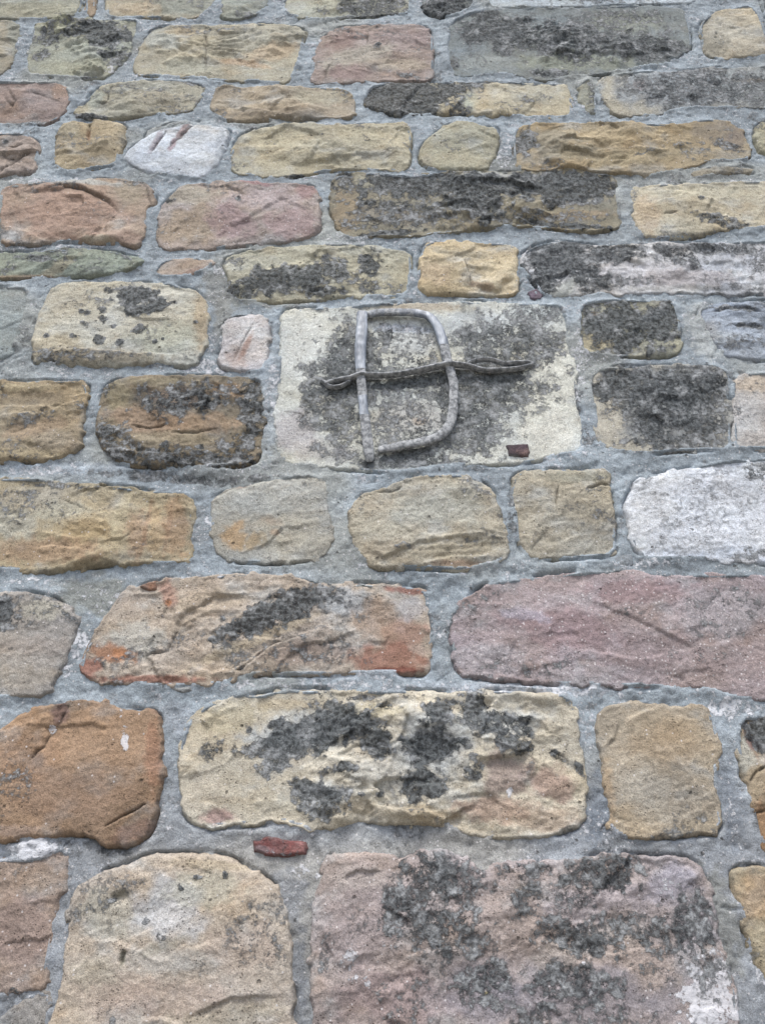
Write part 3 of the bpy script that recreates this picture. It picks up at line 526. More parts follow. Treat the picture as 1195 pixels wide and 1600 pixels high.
# --- row L
st('pinkish orange stone, lower left edge', '998474', 12, .6, .2, [(-60,1348),(20,1342),(60,1342),(88,1326),(105,1325),(101,1375),(92,1400),(84,1432),(75,1500),(68,1545),(42,1546),(22,1552),(-60,1565)],
   [('c',30,1450,60,60,0,'927a70',.7),('c',60,1370,40,22,0,'a08468',.6),('W',45,1440,40,60,0,.15),('c',65,1530,20,20,0,'9a7a5a',.6),('L',22,1548,10,8,0,.7)], speck=.3)
st('grey slab cut by the lower left corner', '8f8a84', 9, .4, .2, [(12,1578),(40,1558),(72,1548),(78,1575),(62,1660),(-60,1660),(-60,1630),(-5,1600)])
st('large rounded beige stone with pits and a pale blotch', 'b2a18c', 19, .45, .1, [(114,1402),(128,1382),(160,1366),(198,1353),(231,1338),(335,1336),(360,1344),(378,1356),(402,1366),(428,1386),(443,1414),(450,1480),(456,1540),(455,1660),(75,1660),(84,1590),(98,1540),(106,1480),(112,1420)],
   [('c',265,1420,55,50,0,'b3b5b8',.8),('c',170,1430,40,40,0,'b0ab98',.7),('c',250,1500,60,22,0,'b2aca2',.6),('c',190,1560,60,40,0,'a58c7a',.5),('c',380,1480,60,36,0,'a8917e',.6),('c',280,1560,90,30,0,'ad9280',.5),('c',250,1480,40,10,-20,'8c8672',.55),('c',360,1585,90,20,-8,'9c8f74',.6),('c',150,1520,40,24,0,'a0977e',.5),('c',320,1390,60,30,0,'a8a48c',.6),('c',330,1352,60,8,5,'b29e78',.6),
    ('B',188,1402,16,11,-15,-.010),('c',188,1396,16,5,-15,'6e6a58',.6),('L',176,1408,5,5,0,.7),('L',284,1388,6,6,-30,.8),('L',308,1370,9,4,0,.6),('L',352,1367,5,7,0,.9),('L',252,1463,9,6,30,.6),('K',[(196,1482),(192,1498),(190,1508)],3,.006),('c',193,1495,5,14,10,'77745f',.7),('L',228,1440,6,5,-40,.6),('L',378,1410,5,2,0,.5),('S',[(120,1470),(180,1468),(250,1500),(300,1470)],-.003,18),('S',[(290,1595),(300,1585),(360,1560),(440,1555)],.006,12),('B',200,1400,60,20,0,.003),('B',260,1415,50,30,0,-.004),('L',175,1590,8,16,0,.3),('S',[(215,1594),(250,1590),(285,1600)],-.005,8)], edge=.045)
st('very large purplish grey block with black and white crusts', 'a3928a', 17, .9, .2, [(513,1348),(526,1333),(600,1336),(625,1342),(650,1341),(672,1332),(690,1329),(730,1338),(750,1362),(775,1352),(830,1346),(900,1345),(918,1341),(960,1336),(1020,1342),(1085,1343),(1108,1385),(1118,1430),(1135,1490),(1150,1560),(1158,1660),(488,1660),(492,1600),(489,1560),(487,1480),(489,1425),(500,1378)],
   [('L',690,1370,70,36,10,.72),('L',640,1420,46,50,-20,.70),('L',690,1450,80,36,10,.72),('L',720,1480,50,22,0,.62),('L',820,1400,30,30,0,.6),('L',940,1365,70,30,-8,.82),('L',900,1400,40,22,0,.5),('L',820,1360,50,14,0,.5),('L',900,1465,70,30,10,.75),('L',1000,1450,70,24,10,.6),('L',1080,1440,44,50,0,.70),('L',1060,1480,50,20,0,.5),('L',760,1540,50,40,0,.62),('L',900,1540,80,34,10,.66),('L',960,1600,60,30,0,.4),('L',830,1600,50,40,0,.45),('L',1020,1520,40,20,0,.35),('L',1110,1520,34,40,0,.5),('L',510,1500,14,40,0,.35),
    ('c',560,1450,60,70,0,'9c8a84',.7),('c',560,1370,50,20,0,'a5978c',.7),('c',620,1560,90,50,0,'947c7a',.7),('c',900,1420,50,26,0,'a89b9b',.8),('c',980,1400,60,22,0,'a89a9a',.8),('c',1000,1500,60,40,30,'ab9480',.7),('c',870,1500,40,30,0,'a1988c',.5),('c',1050,1380,40,30,0,'a09aa6',.7),('c',900,1560,120,50,0,'7f7c86',.6),('c',760,1550,60,50,0,'83808a',.6),('c',1085,1440,40,50,0,'828086',.7),('c',840,1350,60,6,-4,'a99a98',.5),
    ('W',1110,1555,52,60,0,1.15),('W',1105,1600,40,20,0,.95),('W',1125,1500,14,30,-30,.6),('W',545,1500,16,20,0,.8),('W',555,1530,12,10,0,.6),('W',575,1536,7,8,0,.7),('W',1045,1390,20,18,0,.65),('W',910,1448,16,8,-20,.8),('W',915,1508,12,8,0,.7),('W',923,1550,7,8,0,.9),('W',600,1475,20,14,0,.35),('W',830,1590,10,30,0,.3),('W',1080,1430,40,40,0,.2),
    ('S',[(535,1375),(560,1360),(600,1362)],.006,12),('S',[(500,1440),(510,1480),(540,1520)],.004,14),('S',[(1010,1540),(1020,1500),(1060,1480)],.004,14),('B',740,1400,30,30,0,-.004),('S',[(590,1410),(640,1440),(650,1480)],.004,12),('S',[(870,1480),(960,1490),(1060,1470)],-.004,16),('c',760,1552,3,3,0,'c4b040',.8)], speck=.35, edge=.022)
st('ochre stone cut by the lower right edge', 'a3906c', 13, .5, .3, [(1148,1356),(1260,1360),(1260,1660),(1225,1660),(1205,1560),(1192,1525),(1172,1478),(1162,1430),(1150,1395)], [('c',1185,1400,34,40,0,'ac8450',.6),('c',1190,1480,20,40,0,'a09474',.6)])


def build_stone(s, k, step, P):
    """P: outline in metres"""
    rs = np.random.RandomState(100 + k)
    x0, y0 = P.min(0) - 0.016; x1, y1 = P.max(0) + 0.016
    nx = int((x1 - x0) / step) + 2; ny = int((y1 - y0) / step) + 2
    U, V = np.meshgrid(np.linspace(x0, x1, nx), np.linspace(y0, y1, ny))
    sd = k * 1.37 + 3
    wa = s.get('warp', 0.0055)
    wu = U + wa * fbm(U * 28, V * 28, 4, sd, 0.6); wv = V + wa * fbm(U * 28, V * 28, 4, sd + 40, 0.6)
    nick = 0.45 * wa * fbm(U * 90, V * 90, 3, sd + 41, 0.6) + 0.9 * wa * sstep(0.25, 0.6, -noise(U * 33, V * 33, sd + 42))
    D = sdf(P, wu, wv) + s.get('grow', 0.0060) + nick - 0.5 * wa * sstep(0.3, 0.6, noise(U * 24, V * 24, sd + 43))
    keep = (D > -0.014)
    keep = keep[:-1, :-1] | keep[1:, 1:] | keep[1:, :-1] | keep[:-1, 1:]
    X, Y = to_survey(U, V)
    e = s['edge'] * 0.95
    e = np.minimum(e, 0.45 * D.max()) * (1 + 0.5 * fbm(U * 9, V * 9, 2, sd + 9))
    t = np.clip(D / e, 0, 1)
    prof = np.sqrt(np.clip(1 - (1 - t) ** 2, 0, 1))
    # the arris is crisp in some places and worn round in others
    e1 = 0.005 + 0.008 * sstep(-0.3, 0.4, fbm(U * 8, V * 8, 3, sd + 10))
    t1 = np.clip(D / e1, 0, 1)
    arris = 1 - (1 - t1) ** 2
    top = s['out'] * 0.72
    low = -0.006
    h = low + (0.50 * top + 0.006) * arris + 0.50 * top * prof
    h = np.where(D < 0, low + D * 2.2, h)
    # split facets: every spall is a small tilted plane of its own
    wU = U + 0.012 * fbm(U * 16, V * 16, 3, sd + 70); wV = V + 0.012 * fbm(U * 16, V * 16, 3, sd + 71)
    chipf = np.zeros(U.shape)
    for size, amp in ((0.075, 1.0), (0.030, 0.45)):
        ns = int(np.clip(np.ptp(P[:, 0]) * np.ptp(P[:, 1]) / (size * size * 0.6), 3, 90))
        sx = rs.uniform(x0, x1, ns); sy = rs.uniform(y0, y1, ns)
        an = rs.uniform(0, 6.283, ns); sl = rs.uniform(0.02, 0.16, ns); of = rs.uniform(-1, 1, ns)
        bd = np.full(U.shape, 1e9); val = np.zeros(U.shape)
        for q in range(ns):
            dx = wU - sx[q]; dy = (wV - sy[q]) * 1.5
            d2 = dx * dx + dy * dy
            m = d2 < bd
            bd = np.where(m, d2, bd)
            val = np.where(m, sl[q] * (dx * math.cos(an[q]) + dy * math.sin(an[q])) + of[q] * 0.0016, val)
        chipf += np.clip(val, -0.005, 0.005) * amp
    chipf *= sstep(-0.35, 0.25, fbm(U * 7, V * 7, 2, sd + 72))
    inn = sstep(0.0, 0.014, D)
    # cleaved facets
    cx, cy = P.mean(0); w, hh = np.ptp(P[:, 0]), np.ptp(P[:, 1])
    fac = np.full(U.shape, 1e9)
    for j in range(6):
        a = rs.rand() * 6.283; sl = rs.uniform(0.04, 0.22)
        r = rs.uniform(0.05, 0.45) * (abs(math.cos(a)) * w + abs(math.sin(a)) * hh) * 0.5
        fac = np.minimum(fac, -sl * ((U - cx) * math.cos(a) + (V - cy) * math.sin(a) - r + 0.01 * noise(U * 11, V * 11, sd + j)))
    fac = np.clip(fac, -0.016, 0.003)
    R = s['rough'] ** 1.5
    ra = rs.uniform(-0.5, 0.5)
    Ur = U * math.cos(ra) + V * math.sin(ra); Vr = -U * math.sin(ra) + V * math.cos(ra)
    wx = 0.03 * fbm(U * 10, V * 10, 2, sd + 30)
    msk = sstep(-0.25, 0.35, fbm(U * 6, V * 7, 2, sd + 31))
    spall = ridged((Ur + wx) * 9, (Vr - wx) * 15, 2, sd + 2)
    h = h + inn * (fac * 0.6 * R + chipf * R * 0.8 + 0.008 * R * fbm(U * 7, V * 9, 3, sd + 1) + 0.0045 * R * (spall - 0.5) * msk
                   + 0.0038 * R * fbm(Ur * 30, Vr * 46, 3, sd + 33, 0.6) * (0.4 + 0.6 * msk)
                   + 0.0016 * fbm(U * 95, V * 110, 3, sd + 3, 0.65))
    if s['bed'] > 0:
        ph = V * 26 + U * rs.uniform(-3, 3) + 3.2 * fbm(U * 5, V * 9, 3, sd + 5)
        saw = ph - np.floor(ph)
        h = h + inn * s['bed'] * 0.0045 * (np.where(saw < 0.85, saw / 0.85, (1 - saw) / 0.15) - 0.5) * sstep(0.0, 0.4, fbm(U * 6, V * 12, 3, sd + 6))
        h = h + inn * s['bed'] * 0.0018 * fbm(U * 20 + wx * 20, V * 75 + wx * 40, 3, sd + 7)
    # colour
    col = np.ones(U.shape + (3,)) * hexlin(s['col'])
    n = fbm(U * 7, V * 10, 4, sd + 11)[..., None]
    n2 = fbm(U * 14, V * 26, 4, sd + 12)[..., None]
    col = col * (1 + 0.30 * n + 0.24 * n2)
    warm = fbm(U * 5, V * 9, 4, sd + 13)[..., None]
    col = col * (1 + warm * np.array([0.09, 0.0, -0.15]))
    lum = col.mean(-1, keepdims=True)
    bl = (0.45 * sstep(0.0, 0.45, fbm(U * 11, V * 16, 5, sd + 17, 0.6)))[..., None]
    col = col * (1 - bl) + lum * np.array([1.12, 1.17, 1.16]) * bl
    st_ = (0.35 * sstep(0.08, 0.5, fbm(U * 13, V * 20, 5, sd + 18, 0.6)))[..., None]
    col = col * (1 - st_) + col * np.array([0.80, 0.66, 0.50]) * st_
    Lm = 0.26 * sstep(0.0, 0.4, fbm(U * 6, V * 8, 3, sd + 19)); Wm = np.zeros(U.shape)
    for j, f in enumerate(s['feats']):
        c = f[0]
        if c == 'c':
            q = blob(f[1:6], X, Y, sd + 20 + j)
            wgt = (sstep(1.3, 0.6, q) * f[7] * 0.85)[..., None]
            col = col * (1 - wgt) + hexlin(f[6]) * (1 + 0.22 * n2) * wgt
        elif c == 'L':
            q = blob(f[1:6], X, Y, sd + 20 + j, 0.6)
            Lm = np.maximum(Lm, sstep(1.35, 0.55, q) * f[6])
        elif c == 'W':
            q = blob(f[1:6], X, Y, sd + 20 + j, 0.6)
            Wm = np.maximum(Wm, sstep(1.35, 0.5, q) * f[6])
        elif c == 'K':
            L = f[1]
            jx = 3.0 * fbm(X / 16, Y / 16, 3, sd + j); jy = 3.0 * fbm(X / 16, Y / 16, 3, sd + j + 9)
            d, sde, al = line_dist(L, X + jx, Y + jy)
            tap = np.clip(np.minimum(al, 1 - al) * 5, 0.25, 1)
            ww = np.exp(-(d / (f[2] * tap)) ** 2)
            h = h - ww * f[3] * tap
            wgt = (ww * 0.6)[..., None]
            col = col * (1 - wgt) + np.array([0.04, 0.034, 0.028]) * wgt
        elif c == 'S':
            jx = 4.0 * fbm(X / 20, Y / 20, 3, sd + j); jy = 4.0 * fbm(X / 20, Y / 20, 3, sd + j + 9)
            d, sde, al = line_dist(f[1], X + jx, Y + jy)
            tap = np.clip(np.minimum(al, 1 - al) * 4, 0.0, 1)
            h = h - 0.55 * f[2] * np.tanh(sde * d / 1.5) * np.exp(-d / (f[3] * np.where(sde < 0, 1.6, 0.9))) * tap * inn
        elif c == 'B':
            q = blob(f[1:6], X, Y, sd + 20 + j, 0.3)
            h = h + f[6] * np.exp(-q * q * 1.2) * inn
    h = h + inn * Lm * (0.0035 * fbm(U * 60, V * 60, 4, sd + 15, 0.7) + 0.001)
    h = h + inn * Wm * 0.0008
    # darker grey towards the outline, where stone meets mortar
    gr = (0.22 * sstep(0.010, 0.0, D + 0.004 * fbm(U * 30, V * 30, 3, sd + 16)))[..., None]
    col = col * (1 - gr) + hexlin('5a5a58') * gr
    h = np.where(D > 0, np.maximum(h, low + 0.0102 * np.clip(D / 0.0045, 0, 1) + 0.0012 * fbm(U * 40, V * 40, 2, sd + 50)), h)
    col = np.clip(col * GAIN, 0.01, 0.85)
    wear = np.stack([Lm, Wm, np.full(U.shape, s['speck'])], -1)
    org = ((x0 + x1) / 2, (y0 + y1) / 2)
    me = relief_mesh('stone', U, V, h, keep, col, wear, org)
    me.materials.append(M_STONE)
    o = bpy.data.objects.new('stone', me); scene.collection.objects.link(o)
    o.location = (org[0], 0, org[1]); o.parent = wall
    if s.get('label'): o['label'] = s['label']
    return o


outlines = []
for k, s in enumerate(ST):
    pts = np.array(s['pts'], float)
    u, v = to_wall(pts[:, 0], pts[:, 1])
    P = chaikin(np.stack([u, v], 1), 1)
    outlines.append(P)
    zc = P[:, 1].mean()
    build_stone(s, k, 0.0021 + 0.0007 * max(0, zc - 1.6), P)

# ------------------------------------------------------------------ the same wall beyond the surveyed part
rs = np.random.RandomState(5)
allP = np.concatenate(outlines)
zlo, zhi = allP[:, 1].min(), allP[:, 1].max()
PAL = ['b09c80', 'a99a82', 'b8ab92', '9c8a76', 'a08872', 'a29490', 'b4b0a8', '8f8d80', 'ae9a78', '98988c']
LONG = []


def filler(xa, xb, za, zb):
    n = 5
    pts = []
    for i in range(n): pts.append((xa + (xb - xa) * i / n, zb - rs.uniform(0, 0.014)))
    pts.append((xb - 0.01, zb - 0.012))
    for i in range(2): pts.append((xb - rs.uniform(0, 0.012), zb + (za - zb) * (i + 1) / 3))
    for i in range(n): pts.append((xb + (xa - xb) * i / n, za + rs.uniform(0, 0.014)))
    pts.append((xa + 0.01, za + 0.012))
    for i in range(2): pts.append((xa + rs.uniform(0, 0.012), za + (zb - za) * (i + 1) / 3))
    P = chaikin(np.array(pts)[::-1], 1)
    fe = []
    X, Y = to_survey(np.array([P[:, 0].mean()]), np.array([P[:, 1].mean()]))
    s = dict(label=None, col=PAL[rs.randint(len(PAL))], out=rs.uniform(0.006, 0.018), rough=rs.uniform(0.6, 1.1),
             bed=rs.choice([0, 0.5, 1]), feats=fe, speck=0.1, edge=0.03)
    if rs.rand() < 0.4:
        L = to_survey(np.array([P[:, 0].min(), P[:, 0].max()]), np.array([P[:, 1].min(), P[:, 1].max()]))
        w = abs(L[0][1] - L[0][0]); hgt = abs(L[1][1] - L[1][0])
        fe.append(('L', float(X[0] + w * rs.uniform(-.2, .2)), float(Y[0]), w * .35, hgt * .4, 0, 0.8))
    outlines.append(P)
    build_stone(s, 400 + len(outlines), 0.011, P)


def course(xa, xb, za, zb):
    if xb - xa < 0.1: return
    x = xa
    while x < xb - 0.08:
        w = rs.uniform(0.16, 0.5)
        e = x + w
        if xb - e < 0.15: e = xb
        filler(x, min(e, xb), za, zb)
        x = e + rs.uniform(0.02, 0.035)


# courses left and right of the surveyed part
z = 0.03
zs = []
while z < WZ - 0.1:
    hgt = rs.uniform(0.15, 0.23)
    zs.append((z, min(z + hgt, WZ - 0.02))); z += hgt + 0.028
base = outlines[:]
for za, zb in zs:
    lo, hi = 1e9, -1e9
    for P in base:
        # resample the edges so that long sides count
        Q = np.concatenate([P * (1 - t) + np.roll(P, -1, 0) * t for t in (0, .25, .5, .75)])
        m = (Q[:, 1] > za - 0.025) & (Q[:, 1] < zb + 0.025)
        if m.any():
            lo = min(lo, Q[m, 0].min()); hi = max(hi, Q[m, 0].max())
    if lo > hi:
        course(-WX + 0.01, WX - 0.01, za, zb)
    else:
        course(-WX + 0.01, lo - 0.03, za, zb)
        course(hi + 0.03, WX - 0.01, za, zb)

# ------------------------------------------------------------------ mortar
MORTAR_F = [
    ('W', 55, 1326, 44, 18, -5, 1.1), ('W', 120, 1000, 24, 26, -60, .9), ('W', 100, 1040, 16, 30, 30, .8), ('W', 450, 1068, 200, 14, 0, .6), ('W', 850, 1075, 160, 14, 0, .8),
    ('W', 1140, 1105, 50, 16, 0, .9), ('W', 300, 905, 60, 10, 0, .8), ('W', 60, 905, 60, 10, 0, .6), ('W', 320, 570, 60, 14, 0, .8), ('W', 425, 600, 14, 50, 0, .7), ('W', 905, 560, 16, 80, 5, .7),
    ('W', 60, 733, 80, 10, 0, .7), ('W', 60, 385, 150, 8, 0, .6), ('W', 60, 280, 90, 8, 0, .6), ('W', 790, 235, 16, 40, 0, .7), ('W', 1000, 880, 60, 10, 0, .6), ('W', 360, 418, 40, 10, 0, .9),
    ('W', 1090, 500, 30, 40, -20, .5), ('c', 1100, 515, 26, 44, -25, 'a9aca8', .8), ('c', 970, 1260, 120, 60, 0, '7c838c', .3), ('c', 935, 1270, 20, 60, 0, '6f7882', .7), ('c', 1000, 1322, 70, 14, 4, '77797a', .7),
    ('c', 1140, 1250, 20, 70, -8, '767e88', .6), ('c', 1130, 1440, 26, 90, -12, '7f7f78', .8), ('c', 300, 930, 10, 5, 0, '8a8d88', .4), ('c', 150, 930, 60, 34, 0, '87887e', .8), ('c', 310, 820, 14, 40, 0, '85898a', .6),
    ('c', 340, 735, 60, 14, 0, '7d8180', .8), ('L', 270, 745, 120, 8, 4, .6), ('L', 405, 745, 20, 8, 0, .5), ('c', 340, 450, 22, 40, -20, '82827c', .8), ('c', 430, 470, 60, 8, 0, '86877f', .8), ('c', 350, 500, 16, 40, 0, '83837c', .8),
    ('c', 160, 1400, 60, 30, 0, '86898a', .6), ('c', 465, 1520, 14, 80, 0, '767a80', .7), ('c', 450, 1400, 30, 40, 0, '8a8e94', .6), ('c', 270, 1120, 26, 30, 0, '898e94', .6), ('c', 700, 1000, 20, 60, 0, '8d9496', .6),
    ('L', 900, 640, 10, 40, 10, .5), ('L', 800, 800, 10, 50, 5, .45), ('L', 170, 1330, 40, 8, 0, .5), ('L', 230, 1065, 60, 5, 8, .4), ('W', 1150, 1280, 20, 50, -10, .5), ('W', 975, 1322, 60, 10, 0, .5),
    ('c', 510, 285, 40, 10, -10, '8b9090', .6), ('c', 560, 110, 60, 20, 0, '8a9299', .4), ('B', 700, 895, 90, 22, 12, .006), ('B', 850, 880, 120, 12, 0, .006), ('B', 1070, 1080, 100, 14, 4, .005), ('B', 330, 735, 120, 12, 5, .006),
    ('B', 950, 715, 80, 14, 0, .005), ('B', 700, 100, 20, 60, 0, .004), ('B', 980, 330, 14, 60, 0, .005), ('B', 60, 1326, 40, 14, 0, .006), ('B', 640, 735, 120, 6, -3, .004),
    ('B', 437, 1324, 62, 18, 0, -.005), ('c', 560, 1050, 120, 12, 0, 'a9b0b8', .5), ('c', 800, 1075, 160, 12, 0, 'b0b6be', .5), ('c', 100, 730, 120, 10, 0, 'a8b3bd', .5), ('c', 420, 620, 14, 90, 0, 'a4afb8', .5), ('c', 500, 190, 60, 8, 0, 'a0abb4', .5),

]


def mortar(xa, xb, za, zb, step, name, hole=None):
    nx = int(round((xb - xa) / step)) + 1; nz = int(round((zb - za) / step)) + 1
    us = np.linspace(xa, xb, nx); vs = np.linspace(za, zb, nz)
    U, V = np.meshgrid(us, vs)
    D = np.full(U.shape, -0.06)
    for P in outlines:
        a, c = P.min(0) - 0.055; b, d = P.max(0) + 0.055
        i0, i1 = np.searchsorted(us, [a, b]); j0, j1 = np.searchsorted(vs, [c, d])
        if i1 <= i0 or j1 <= j0: continue
        sl = (slice(j0, j1), slice(i0, i1))
        u, v = U[sl], V[sl]
        D[sl] = np.maximum(D[sl], sdf(P, u, v))
    O = -D     # distance away from the stones
    h = 0.0038 * fbm(U * 7, V * 10, 3, 61) + 0.0012 * fbm(U * 22, V * 60, 3, 62) + 0.0020 * fbm(U * 26, V * 30, 3, 69) + 0.0022 * fbm(U * 60, V * 70, 4, 63, 0.7)
    h = h + 0.0016 * ridged(U * 35, V * 35, 3, 64) - 0.002 * sstep(0.3, 0.5, fbm(U * 55, V * 55, 2, 90)) - 0.003 * np.exp(-(np.abs(noise(U * 5, V * 8, 91)) / 0.012) ** 2) * sstep(0.1, 0.3, noise(U * 4, V * 4, 92))
    # trowelled up against the stones here, shrunk away there
    lap = fbm(U * 9, V * 9, 3, 66)
    h = h + 0.0065 * np.exp(-(np.clip(O, 0, 1) / 0.016)) * sstep(-0.25, 0.3, lap) + 0.001
    crk = sstep(0.0, 0.2, fbm(U * 7, V * 7, 3, 67)) * (0.6 + 0.4 * sstep(-.1, .1, noise(U * 40, V * 40, 5)))
    h = h - 0.011 * np.exp(-((O - 0.0042) / 0.0028) ** 2) * crk
    h = np.where(D > 0.004, np.minimum(h, 0.003), h) - 0.9 * np.clip(D - 0.004, 0, 1)
    X, Y = to_survey(U, V)
    col = np.ones(U.shape + (3,)) * hexlin('8d979d')
    n = fbm(U * 4, V * 5, 4, 71)[..., None]; n2 = fbm(U * 30, V * 42, 4, 72)[..., None]
    col = col * (1 + 0.42 * n + 0.34 * n2)
    lowz = sstep(1050, 1350, Y)[..., None]
    col = col * (1 - lowz * np.array([-0.06, 0.01, 0.03]))
    warm = sstep(0.02, 0.4, fbm(U * 3, V * 4, 3, 74))[..., None]
    col = col * (1 + warm * np.array([0.0, -0.07, -0.17]))
    Wm = 0.55 * sstep(-0.1, 0.35, fbm(U * 8, V * 14, 3, 73)); Lm = np.zeros(U.shape)
    Lm = 0.30 * sstep(0.1, 0.45, fbm(U * 9, V * 11, 4, 75)) + 0.25 * np.exp(-(np.clip(O, 0, 1) / 0.004)) * sstep(0.0, 0.3, fbm(U * 6, V * 6, 3, 76))
    for j, f in enumerate(MORTAR_F):
        q = blob(f[1:6], X, Y, 80 + j, 0.6)
        if f[0] == 'W': Wm = np.maximum(Wm, sstep(1.35, 0.5, q) * f[6])
        elif f[0] == 'L': Lm = np.maximum(Lm, sstep(1.35, 0.5, q) * f[6])
        elif f[0] == 'B': h = h + f[6] * np.exp(-q * q * 1.2)
        else:
            wg = (sstep(1.3, 0.6, q) * f[7])[..., None]
            col = col * (1 - wg) + hexlin(f[6]) * (1 + 0.2 * n2) * wg
    col = np.clip(col * GAIN, 0.01, 0.85)
    keep = (D < 0.022)
    keep = keep[:-1, :-1] | keep[1:, 1:]
    if hole:
        cu = (U[:-1, :-1] + U[1:, 1:]) / 2; cv = (V[:-1, :-1] + V[1:, 1:]) / 2
        keep &= ~((cu > hole[0]) & (cu < hole[1]) & (cv > hole[2]) & (cv < hole[3]))
    me = relief_mesh(name, U, V, h, keep, col, np.stack([Lm, Wm, np.full(U.shape, 0.6)], -1), (0, 0))
    me.materials.append(M_MORTAR)
    o = bpy.data.objects.new(name, me); scene.collection.objects.link(o); o.parent = wall
    return o


FX, FZ0, FZ1 = 1.08, 1.32, 4.08
mortar(-FX, FX, FZ0, FZ1, 0.0032, 'mortar')
mortar(-WX, WX, 0.0, WZ, 0.012, 'mortar', hole=(-FX + 0.004, FX - 0.004, FZ0 + 0.004, FZ1 - 0.004))

# ------------------------------------------------------------------ chips bedded in the mortar
def chip(name, col, pts, out, label, speck=0.0, feats=()):
    u, v = to_wall(np.array(pts, float)[:, 0], np.array(pts, float)[:, 1])
    P = np.stack([u, v], 1)
    s = dict(label=label, col=col, out=out / 1000.0, rough=0.25, bed=0.0, feats=feats, speck=speck, edge=0.004, warp=0.003, grow=0.001)
    o = build_stone(s, 900 + len(name) + int(pts[0][0]), 0.0014, P)
    o.name = name; o.data.name = name
    return o


chip('brick_fragment', '84463f', [(394,1312),(420,1309),(450,1312),(479,1314),(482,1325),(478,1336),(440,1340),(394,1333)], 12, 'small red brick fragment pointed into the joint', feats=[('c',470,1325,14,8,0,'9a6a62',.6),('c',410,1327,16,6,10,'8d8a8c',.5),('c',445,1316,14,4,0,'6e3430',.6),('W',430,1334,30,5,0,.45)])
chip('brick_fragment', '564248', [(790,694),(826,690),(830,706),(828,716),(792,712)], 12, 'dark purple-brown chip let into the lower right of the pale block', feats=[('c',824,710,14,10,0,'86685e',.8),('c',800,714,12,5,0,'8a8884',.7)])
chip('stone_chip', '8f6448', [(217,917),(232,908),(248,905),(247,922),(236,926)], 14, 'small rusty stone chip on the upper corner of the long stone')
chip('stone_chip', '8c8c88', [(240,1072),(262,1068),(300,1070),(305,1080),(285,1085),(262,1080)], 10, 'thin grey flake under the long rusty stone')
chip('stone_chip', '6e4038', [(292,1062),(320,1060),(343,1067),(312,1071)], 12, 'thin red-brown flake under the long rusty stone')
chip('stone_chip', '848c94', [(945,866),(960,862),(990,862),(992,880),(985,888),(950,888)], 8, 'smear of mortar-coated stone below the square tan stone')
chip('stone_chip', '6c5c68', [(822,452),(838,448),(852,455),(846,466),(826,466)], 6, 'small purple chip below the black-ended stone')


# ------------------------------------------------------------------ the metal emblem
def metal_mat():
    m = bpy.data.materials.new('weathered_lead'); m.use_nodes = True; nt = m.node_tree
    bs = nt.nodes['Principled BSDF']
    tc = nt.nodes.new('ShaderNodeTexCoord')
    at = nt.nodes.new('ShaderNodeAttribute'); at.attribute_name = 'crust'

    def nz(scale, detail, sc=(1, 1, 1)):
        mp = nt.nodes.new('ShaderNodeMapping'); mp.inputs['Scale'].default_value = sc
        nt.links.new(tc.outputs['Object'], mp.inputs[0])
        n = nt.nodes.new('ShaderNodeTexNoise'); n.inputs['Scale'].default_value = scale; n.inputs['Detail'].default_value = detail
        n.inputs['Roughness'].default_value = 0.65
        nt.links.new(mp.outputs[0], n.inputs['Vector']); return n.outputs[0]
    a = nz(60, 6, (1, 1, 0.25)); b = nz(120, 7)
    lead = mix(nt, ramp(nt, a, 0.35, 0.65), (0.14, 0.165, 0.20, 1), (0.38, 0.43, 0.49, 1))
    cr = mix(nt, ramp(nt, b, 0.38, 0.62), (0.13, 0.142, 0.155, 1), (0.36, 0.385, 0.405, 1))
    f = ramp(nt, math_n(nt, 'ADD', at.outputs['Fac'], math_n(nt, 'MULTIPLY', math_n(nt, 'SUBTRACT', a, 0.5), 1.2)), 0.4, 0.6)
    nt.links.new(mix(nt, f, lead, cr), bs.inputs['Base Color'])
    nt.links.new(math_n(nt, 'ADD', 0.55, math_n(nt, 'MULTIPLY', f, 0.38)), bs.inputs['Roughness'])
    nt.links.new(math_n(nt, 'MULTIPLY', math_n(nt, 'SUBTRACT', 1.0, f), 0.15), bs.inputs['Metallic'])
    bp = nt.nodes.new('ShaderNodeBump'); bp.inputs['Distance'].default_value = 0.0016; bp.inputs['Strength'].default_value = 0.8
    nt.links.new(math_n(nt, 'ADD', math_n(nt, 'MULTIPLY', a, 0.6), math_n(nt, 'MULTIPLY', math_n(nt, 'MULTIPLY', b, f), 1.6)), bp.inputs['Height'])
    nt.links.new(bp.outputs[0], bs.inputs['Normal'])
    return m


M_LEAD = metal_mat()
emblem = bpy.data.objects.new('metal_emblem', None)
scene.collection.objects.link(emblem)
eu, ev = to_wall(632, 600)
emblem.location = (float(eu), 0, float(ev))
emblem['label'] = 'grey metal strips forming a D with a long crossbar on the pale block'
emblem['category'] = 'metal emblem'


